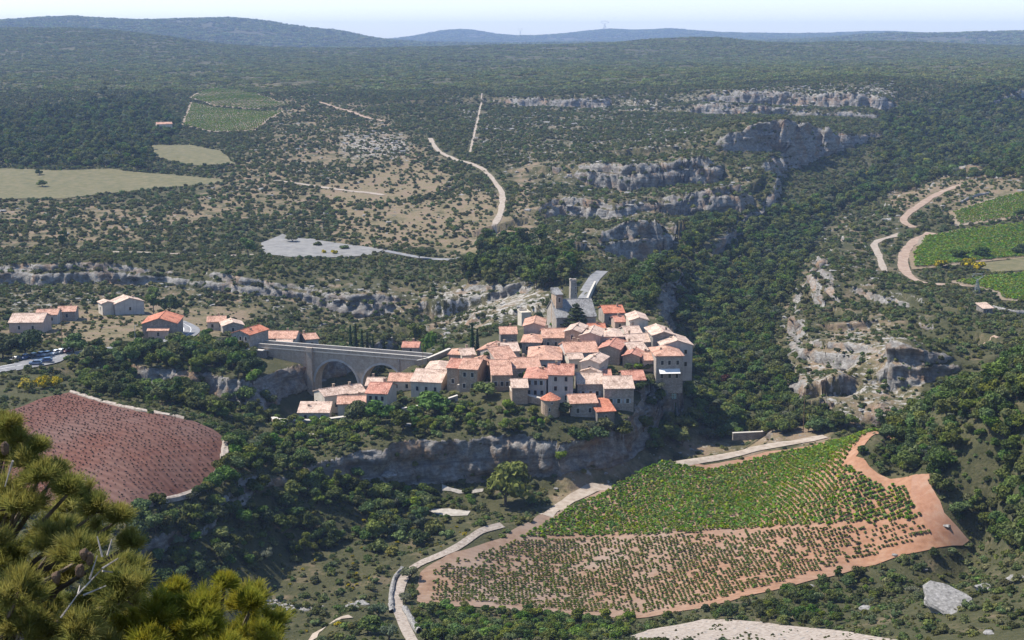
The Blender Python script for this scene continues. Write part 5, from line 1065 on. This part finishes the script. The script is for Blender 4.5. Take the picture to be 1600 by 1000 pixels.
for i in order:
    zn, k, x, y, z, s = trees[i]
    if count.get(zn, 0) >= cap.get(zn, 3): continue
    u, v = proj(x, y, z+s*.6)
    if not (-10 < u < 1610 and v < 1010): continue
    if hit(u, v, 60.0)[1] < y-2: continue
    kk = k if k == 'pine' else ('pale' if rng.random() < (.8 if k == 'pale' else .10) else 'oak')
    plant(kk, int(rng.integers(0, 5)), (x, y, z-.1), s, rng.uniform(0, 6.28), ZL[zn], zn + ' told apart one by one', zscale=rng.uniform(.75, 1.05)); single.add(int(i)); count[zn] = count.get(zn, 0)+1
for key in ('oak', 'pale', 'pine', 'scrub', 'broom'):   # any variant not yet standing takes a place among the trees
    for k in range(len(KINDS[key])):
        if (key, k) not in PROTO:
            i = next(j for j in order if int(j) not in single); single.add(int(i)); zn, _, x, y, z, s = trees[i]
            plant(key, k, (x, y, z-.1), s*(.6 if key in ('scrub','broom') else 1), 0.0, ZL[zn], zn + ' told apart one by one')
rest = np.array([i for i in range(len(trees)) if i not in single]); rk = np.array([trees[i][1] for i in rest]); mix_ = rng.random(len(rest))
rk = np.where((rk == 'oak') & (mix_ < .16), 'pale', np.where((rk == 'oak') & (mix_ < .24), 'olive', np.where((rk == 'oak') & (mix_ < .32), 'pine', rk)))
for key, nm, lb in (('oak','oak_woodland','dense dark evergreen oak woods in the gorges and on the slopes'),('pine','pine_woodland','dark pines in the woods above and around the village'),('pale','bright_woodland','bright green broadleaf trees and bushes among the oaks'),('olive','grey_woodland','grey green trees mixed through the oak woods')):
    ii = rest[rk == key]
    instancer(nm, key, TX_[ii,:3]-np.array([0,0,.1]), TX_[ii,3]*np.where(TX_[ii,1] > 0, rng.uniform(.7, 1.15, len(ii)), 1), rng.uniform(0,6.28,len(ii)), rng.integers(0,len(KINDS[key]),len(ii)), lb, 'woodland')
# bushes rooted in the ledges of the cliffs
x, y = band(250, 1500, .10); sp = slope(x, y); m = (sp > .9) & (sp < 4) & ~((np.abs(x+12) < 34) & (y < 400) & (rng.random(len(x)) < .7)) & (rng.random(len(x)) < np.where(y < 700, .75, .5)) & ~road_mask(x, y)
instancer('ledge_bushes', 'scrub', np.column_stack([x, y, zat(x, y)-.15])[m], rng.uniform(.8, 2.4, m.sum())*np.clip(y[m]/500, .8, 1.6), rng.uniform(0,6.28,m.sum()), rng.integers(0,6,m.sum()), 'small bushes rooted in the ledges of the limestone cliffs', 'scrub')
# scrub in bands; clumpy, thinner where the ground is open
def scrub(name, label, y0, y1, per_m2, s0, s1, key, gapscale):
    x, y = band(y0, y1, per_m2); z = zat(x, y); u, v = warp_uv(x, y, z); dry, lime, den = cover(u, v, y)
    patch = fbm(x/gapscale, y/gapscale, seed=91, octs=3)
    pr = np.clip(den*(1.0 + (2.2*(1.2-den) + .9*(y0 > 1500))*patch), 0, 1); m = (rng.random(len(x)) < pr) & ~road_mask(x, y)
    sp = slope(x, y); m &= (sp < 1.0) | (rng.random(len(x)) < .35) | (y < 345)
    x, y, z, den = x[m], y[m], z[m], den[m]; s = (s0+(s1-s0)*rng.random(len(x))**1.8)*np.where(den < .6, .85, 1.0)
    idx = rng.integers(0, len(KINDS[key]), len(x))
    return x, y, z, s, idx
parts = [scrub('', '', 222, 420, .17, 1.1, 3.0, 'scrub', 14), scrub('', '', 222, 400, .35, .35, 1.1, 'scrub', 9), scrub('', '', 420, 700, .19, 1.2, 3.6, 'scrub', 18), scrub('', '', 700, 1700, .115, 1.6, 4.8, 'scrub', 30)]
sx_, sy_, sz_, ss_, si_ = [np.concatenate(q) for q in zip(*parts)]
print('scrub', len(sx_))
big = np.argsort(-ss_/sy_); nsing = 0; used = []
for i in big[:900]:
    if nsing >= 60: break
    u, v = proj(sx_[i], sy_[i], sz_[i]+ss_[i]*.3)
    if -10 < u < 1610 and v < 1003 and hit(u, v, 60.0)[1] > sy_[i]-2:
        plant('scrub', int(si_[i]), (sx_[i], sy_[i], sz_[i]-.08), ss_[i], rng.uniform(0,6.28), 'low rounded shrub in the scrub of the near slopes and valley', 'near scrub told apart one by one'); used.append(i); nsing += 1
keep = np.ones(len(sx_), bool); keep[used] = False
instancer('garrigue_scrub', 'scrub', np.column_stack([sx_, sy_, sz_-.08])[keep], ss_[keep], rng.uniform(0,6.28,keep.sum()), si_[keep], 'low evergreen scrub covering the plateau and slopes', 'scrub')
# yellow broom sprinkled in the valley and on the plateau
x, y = band(240, 380, .02); z = zat(x, y); u, v = proj(x, y, z); m = inpoly(u, v, [(420,830),(720,780),(740,840),(620,880),(620,1000),(420,1000)]) & ~road_mask(x, y)
x2, y2 = band(620, 900, .0006); z2 = zat(x2, y2); m2 = ~road_mask(x2, y2)
bx_ = np.concatenate([x[m], x2[m2]]); by_ = np.concatenate([y[m], y2[m2]]); bz_ = np.concatenate([z[m], z2[m2]])
instancer('broom_scrub', 'broom', np.column_stack([bx_, by_, bz_-.05]), rng.uniform(.6, 1.5, len(bx_)), rng.uniform(0,6.28,len(bx_)), rng.integers(0,2,len(bx_)), 'small yellow flowering broom dotted through the scrub', 'scrub')
# far scrub on the upland and the hills
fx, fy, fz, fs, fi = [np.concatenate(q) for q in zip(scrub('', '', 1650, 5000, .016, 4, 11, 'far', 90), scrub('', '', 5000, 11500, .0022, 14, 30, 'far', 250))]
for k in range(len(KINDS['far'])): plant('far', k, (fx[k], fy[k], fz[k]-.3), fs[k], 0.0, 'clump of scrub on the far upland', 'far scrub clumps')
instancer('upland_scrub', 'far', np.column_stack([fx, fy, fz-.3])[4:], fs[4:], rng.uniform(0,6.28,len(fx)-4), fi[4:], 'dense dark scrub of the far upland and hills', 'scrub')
print('far', len(fx))
# ---- vines
def rows(W, ang, dx, dy, jit=.15):
    W = np.array(W); c = W.mean(0); R = math.hypot(*(W.max(0)-W.min(0)))/2+5; a, b = np.meshgrid(np.arange(-R, R, dx), np.arange(-R, R, dy)); a = a.ravel() + rng.normal(0, jit, a.size); b = b.ravel() + rng.normal(0, jit*.5, b.size)
    x = c[0] + a*math.cos(ang) - b*math.sin(ang); y = c[1] + a*math.sin(ang) + b*math.cos(ang); m = inpoly(x, y, [tuple(q) for q in W]); return x[m], y[m]
def inset(x, y, d, W):
    W = np.array(W); return seg_dist(x, y, [tuple(q) for q in W] + [tuple(W[0])])[0] > d
x, y = rows(V1W, math.radians(1.5), .88, 1.5, .05); m = inset(x, y, 3.2, V1W); x, y = x[m], y[m]; z = zat(x, y) + .18; u, v = proj(x, y, z)
div = np.interp(u, [640,780,1000,1150,1440,1600], [850,843,839,830,814,800]); upper = v < div-2; track = np.abs(v-div) < 2
gap = fbm(x/9, y/9, seed=66, octs=3); alive = rng.random(len(x)) < np.where(upper, .97, .92-.35*(gap > .25)); right = (u > 1425) & (v > 740) & (v < 800); alive &= ~right & ~track
xu, yu, zu = x[alive & upper], y[alive & upper], z[alive & upper]; xl, yl, zl = x[alive & ~upper], y[alive & ~upper], z[alive & ~upper]
o = np.argsort(yl); ind = o[:300]; rs = o[300:]
for k, i in enumerate(ind): plant('vine_dull', k, (xl[i], yl[i], zl[i]-.05), rng.uniform(.75, 1.1), rng.uniform(0,6.28), 'low green vine in the front rows of the big vineyard', 'front row vines of the big vineyard', parts=False)
for k in range(4): plant('vine', k, (xu[k*7], yu[k*7], zu[k*7]-.05), 1.4, k, 'leafy vine in the dense upper half of the big vineyard', 'upper vines of the big vineyard', parts=False)
instancer('vineyard_vines', 'vine_dull', np.column_stack([xl, yl, zl-.05])[rs], rng.uniform(.75, 1.15, len(rs)), rng.uniform(0,6.28,len(rs)), rng.integers(0,4,len(rs)), 'rows of small vines on the reddish lower half of the vineyard', 'vines')
instancer('vineyard_vines', 'vine', np.column_stack([xu, yu, zu-.05]), rng.uniform(.95, 1.4, len(xu)), rng.uniform(0,6.28,len(xu)), rng.integers(0,4,len(xu)), 'dense leafy vines on the green upper half of the vineyard', 'vines')
for nm, W, ang, dx, dy, s0, s1, lb in (('terrace_vines', VR1W, math.radians(28), 1.3, 2.6, 1.2, 1.7, 'vine rows of the highest terrace vineyard on the right'), ('terrace_vines', VR2W, math.radians(18), 1.2, 1.9, 1.4, 2.0, 'dense vines of the middle terrace vineyard on the right'), ('terrace_vines', VR3W, math.radians(18), 1.2, 2.0, 1.3, 1.9, 'vines of the lowest terrace vineyard on the right'), ('far_vines', FVAW, math.radians(80), 1.8, 4.6, 1.3, 1.9, 'vine rows in the upper half of the far left vineyard'), ('far_vines', FVBW, math.radians(30), 1.8, 4.4, 1.3, 1.9, 'vine rows in the lower half of the far left vineyard')):
    x, y = rows(W, ang, dx, dy); m = inset(x, y, 2.5, W); x, y = x[m], y[m]; z = zat(x, y)+.25
    instancer(nm, 'vine', np.column_stack([x, y, z]), rng.uniform(s0, s1, len(x)), rng.uniform(0,6.28,len(x)), rng.integers(0,4,len(x)), lb, 'vines')
x, y = rows(RFW, math.radians(40), 1.15, 2.0); m = inset(x, y, 2.0, RFW) & (rng.random(len(x)) < .8); x, y = x[m], y[m]; z = zat(x, y)+.15
for k in range(2): plant('vine_bare', k, (x[k*50+20], y[k*50+20], z[k*50+20]), .9, k, 'leafless young vine stump in the red field', 'vine stumps of the red field', parts=False)
instancer('young_vines', 'vine_bare', np.column_stack([x, y, z]), rng.uniform(.6, 1.15, len(x)), rng.uniform(0,6.28,len(x)), rng.integers(0,2,len(x)), 'rows of leafless young vines across the red field', 'vines')
# ---------------------------------------------------------------- loose rock
def rock_mesh(seed, sq=.6):
    V, Fc = ico((0,0,0), (1,1,1), seed, 2); V = np.array(V); nz = fbm(V[:,0]*1.7+seed*9, V[:,1]*1.7, V[:,2]*1.7, 3, seed); V = V*(1+.5*nz)[:,None]
    V[:,2] = np.clip(V[:,2], -.5, .55)*sq; me = bpy.data.meshes.new('boulder'); me.from_pydata((V*.5).tolist(), [], Fc); me.materials.append(M['limestone']); return me
KINDS['rock'] = [(rock_mesh(i), None) for i in range(5)]; CAT['rock'] = ('limestone_boulder', 'boulder')
for i, (u, v, wp, lb) in enumerate([(1538,920,24,'pale flat boulder right of the big rock slab'),(1592,906,26,'pale boulder at the right edge above the slab'),(1398,868,9,'small white stone at the corner of the vineyard'),(1268,916,8,'white stone beside the dark round bushes'),(1352,952,16,'low pale rock left of the purple flowers'),(1445,890,8,'small white stone below the wood'),(1480,822,10,'white stone at the edge of the orange earth'),(440,690,14,'pale rock stump left of the gatehouse stub'),(608,742,20,'fallen pale block at the foot of the village cliff'),(1545,990,14,'small pale rock near the bottom right corner')]):
    x, y, z = hit(u, v, 150); plant('rock', i, (x, y, z+.1), wp/F*y*1.15, i*1.3, lb)
x, y, z = hit(1486, 955, 150); g_ = 76/F*y
V, Fc = ico((0,0,0), (1,1,1), 4, 3); V = np.array(V); V = V*(1+.28*fbm(V[:,0]*2, V[:,1]*2, V[:,2]*2, 4, 5))[:,None]; V[:,0] *= 1-.45*np.clip(-V[:,1], 0, 1); V[:,2] = np.clip(V[:,2], -.4, .42) + .04*fbm(V[:,0]*5, V[:,1]*5, V[:,2]*5, 3, 8); V *= np.array([g_/2, g_*.62, g_*.30])
o = mesh_obj('rock_slab', V, Fc, M['limestone']); o.location = (x, y+2.5, z+.4); o.rotation_euler = (math.radians(14), 0, .1); tag(o, 'large pale wedge-shaped rock slab at the bottom right', 'rock')
rx, ry = band(230, 1600, .05); rz = zat(rx, ry); u, v = warp_uv(rx, ry, rz); dry, lime, den = cover(u, v, ry); m = (rng.random(len(rx)) < np.clip((lime-.18)*1.0, .004, 1)) & ~road_mask(rx, ry); rx, ry, rz = rx[m], ry[m], rz[m]
sz = np.clip(rng.lognormal(-.1, .5, len(rx)), .4, 3.2)*np.clip(ry/550, .8, 2.0); print('rocks', len(rx))
instancer('loose_limestone', 'rock', np.column_stack([rx, ry, rz]), sz, rng.uniform(0,6.28,len(rx)), rng.integers(0,5,len(rx)), 'white limestone blocks scattered through the scrub', 'rocks')
# tufts and stones on the bare white ground
qx, qy = band(222, 275, .5); mq = inpoly(qx, qy, [tuple(q) for q in QRW]); qx, qy = qx[mq], qy[mq]; pk = fbm(qx/4, qy/4, seed=18) > .12
instancer('pavement_tufts', 'scrub', np.column_stack([qx, qy, zat(qx, qy)+.2])[pk], rng.uniform(.25, .8, pk.sum()), rng.uniform(0,6.28,pk.sum()), rng.integers(0,6,pk.sum()), 'small dry tufts on the bare white ground at the bottom', 'grass')
instancer('pavement_stones', 'rock', np.column_stack([qx, qy, zat(qx, qy)+.2])[~pk][::3], rng.uniform(.15, .6, len(qx[~pk][::3])), rng.uniform(0,6.28,len(qx[~pk][::3])), rng.integers(0,5,len(qx[~pk][::3])), 'loose stones on the bare white ground at the bottom', 'stones')
# stones of the dry river bed
bx_, by_ = band(262, 330, .9); bz_ = zat(bx_, by_); u, v = proj(bx_, by_, bz_); m = inpoly(u, v, [(410,935),(460,940),(520,948),(580,935),(575,945),(520,958),(430,955)]) & (fbm(bx_/5, by_/5, seed=15) > -.1)
instancer('river_stones', 'rock', np.column_stack([bx_, by_, bz_])[m], rng.uniform(.3, 1.3, m.sum()), rng.uniform(0,6.28,m.sum()), rng.integers(0,5,m.sum()), 'white stones of the dry river bed at the lower left', 'stones')
# ---------------------------------------------------------------- the near pines at the lower left
mk_leaf('needle', (.13,.14,.04), (.23,.23,.065), (.35,.32,.12), (.40,.27,.08), .25, rv=.1, hue=.01)
M['needle'].node_tree.nodes['Mix Shader'].inputs[0].default_value = .5
simple('twig', [(.16,.13,.11),(.30,.26,.23),(.42,.38,.34)], 8, .9, bump=.3)
simple('cone', [(.07,.045,.03),(.14,.09,.06)], 20, .8, bump=.5)
def near_pine(label, base, top, blobs, seed):
    """blobs: photo column, row, metres ahead, radius in metres of each foliage mass"""
    g = np.random.default_rng(seed); r = empty('aleppo_pine', base); tag(r, label, 'tree'); b = np.array(base); m = MB(); tw = MB(); V = []; Fq = []; k = 0
    top = np.array(top)-b; m.tube((0,0,-.5), tuple(top*.55), .16, .11, 9); m.tube(tuple(top*.55), tuple(top), .11, .03, 8); m.build('trunk', M['bark'], r)
    tufts = []
    for (u, v, Y, R) in blobs:
        c = np.array(pt(u, v, Y))-b; t0 = top*float(np.clip((c[2]-.9)/max(top[2], .1), .3, .97)); tw.tube(tuple(t0), tuple(c), .028, .012, 5)
        nb = int(26*R/.3)+8
        for _ in range(nb):
            d = g.normal(size=3); d[2] = abs(d[2])*.8+.15; d /= np.linalg.norm(d); e = c + d*R*g.uniform(.45, 1.1); s = c + d*R*.1; bend = (s+e)/2 + g.normal(size=3)*R*.08 - np.array([0,0,R*.08])
            tw.tube(tuple(s), tuple(bend), .009, .006, 4); tw.tube(tuple(bend), tuple(e), .006, .003, 4)
            dd = e-bend; dd /= np.linalg.norm(dd)+1e-9
            for q in np.linspace(.1, 1.08, 9): tufts.append((bend + (e-bend)*q, dd))
    for p, d in tufts:
        n = 15; nd = d + .62*g.normal(size=(n,3)); nd[:,2] += .25; nd /= np.linalg.norm(nd, axis=1)[:,None]; L = g.uniform(.065, .115, n)[:,None]; sd = np.cross(nd, g.normal(size=(n,3))); sd /= np.linalg.norm(sd, axis=1)[:,None]; sd *= .0024
        p0 = p + g.normal(size=(n,3))*.008; q = np.stack([p0-sd, p0+sd, p0+nd*L+sd*.5, p0+nd*L-sd*.5], 1).reshape(-1,3); V.append(q); Fq.append(np.arange(4*n).reshape(n,4)+k); k += 4*n
    me = fast_mesh('needles', np.concatenate(V), np.concatenate(Fq)); me.materials.append(M['needle']); o = bpy.data.objects.new('needles', me); C.objects.link(o); o.parent = r; print('needles', len(me.polygons))
    tw.build('branches', M['bark'], r); return r
gA = random.Random(3)
def fill(n, poly, Y0, Y1, R0, R1):
    L = []; xs = [p[0] for p in poly]; ys = [p[1] for p in poly]
    while len(L) < n:
        u, v = gA.uniform(min(xs), max(xs)), gA.uniform(min(ys), max(ys))
        if inpoly(np.array([u]), np.array([v]), poly)[0]: L.append((u, v, gA.uniform(Y0, Y1), gA.uniform(R0, R1)))
    return L
b1 = fill(60, [(-120,790),(0,745),(60,745),(120,780),(175,850),(200,900),(205,985),(230,1080),(-120,1080)], 9.2, 11.6, .14, .25) + [(18,690,10.2,.10),(2,712,10.3,.11),(14,668,10.2,.06),(42,728,10.1,.08),(62,748,10.0,.09),(88,742,10.2,.06),(108,770,10.0,.07),(60,702,10.2,.035),(150,800,10.0,.08),(186,812,10.1,.07),(205,850,10.1,.06)]
zg_ = float(zat(-3.9, 10.6)); tp = pt(-30, 700, 10.6)
pine1 = near_pine('large sunlit pine filling the lower left corner', (tp[0], 10.6, zg_), tp, b1, 11)
b2 = fill(34, [(215,985),(260,945),(300,925),(345,925),(400,945),(435,985),(450,1080),(200,1080)], 9.6, 11.4, .12, .20) + [(350,918,10.4,.06),(275,925,10.3,.06),(395,945,10.4,.06)]
tp2 = pt(330, 945, 10.8); zg2 = float(zat(tp2[0], 10.8))
pine2 = near_pine('smaller pine top at the bottom edge right of the large pine', (tp2[0], 10.8, zg2), tp2, b2, 12)
# dead pale twigs and cones on the big pine
m = MB()
for (u0, v0, u1, v1) in ((122,928,160,888),(160,888,185,872),(140,905,152,868),(130,930,166,915),(122,928,125,915),(160,870,152,838),(168,868,175,842),(95,965,122,928),(160,892,176,894),(20,720,8,760)):
    p0 = np.array(pt(u0,v0,9.0))-np.array(pine1.location); p1 = np.array(pt(u1,v1,9.05))-np.array(pine1.location); m.tube(tuple(p0), tuple(p1), .008, .004, 5)
m.build('dead_twigs', M['twig'], pine1)
for (u, v) in ((125,892),(132,866),(140,872),(88,902),(8,700)):
    V, Fc = ico((0,0,0), (.03,.03,.045), u, 2); o = mesh_obj('cone', V, Fc, M['cone'], pine1); o.location = Vector(pt(u, v, 9.05)) - pine1.location
# ---------------------------------------------------------------- haze
mh = bpy.data.materials.new('haze'); mh.use_nodes = True; n = mh.node_tree.nodes; n.remove(n['Principled BSDF']); pv = n.new('ShaderNodeVolumePrincipled')
pv.inputs['Density Attribute'].default_value = ''; pv.inputs['Color'].default_value = (.44,.61,1.0,1); pv.inputs['Density'].default_value = 7.5e-5; pv.inputs['Anisotropy'].default_value = 0.0
mh.node_tree.links.new(pv.outputs[0], n['Material Output'].inputs['Volume'])
m = MB(); zlo = float(ZZ.min())-3; m.box(-10900, 10900, -60, 13700, zlo, CZ+150); hz = m.build('haze', mh); tag(hz, 'thin blue summer haze over the whole landscape', 'haze', kind='stuff')
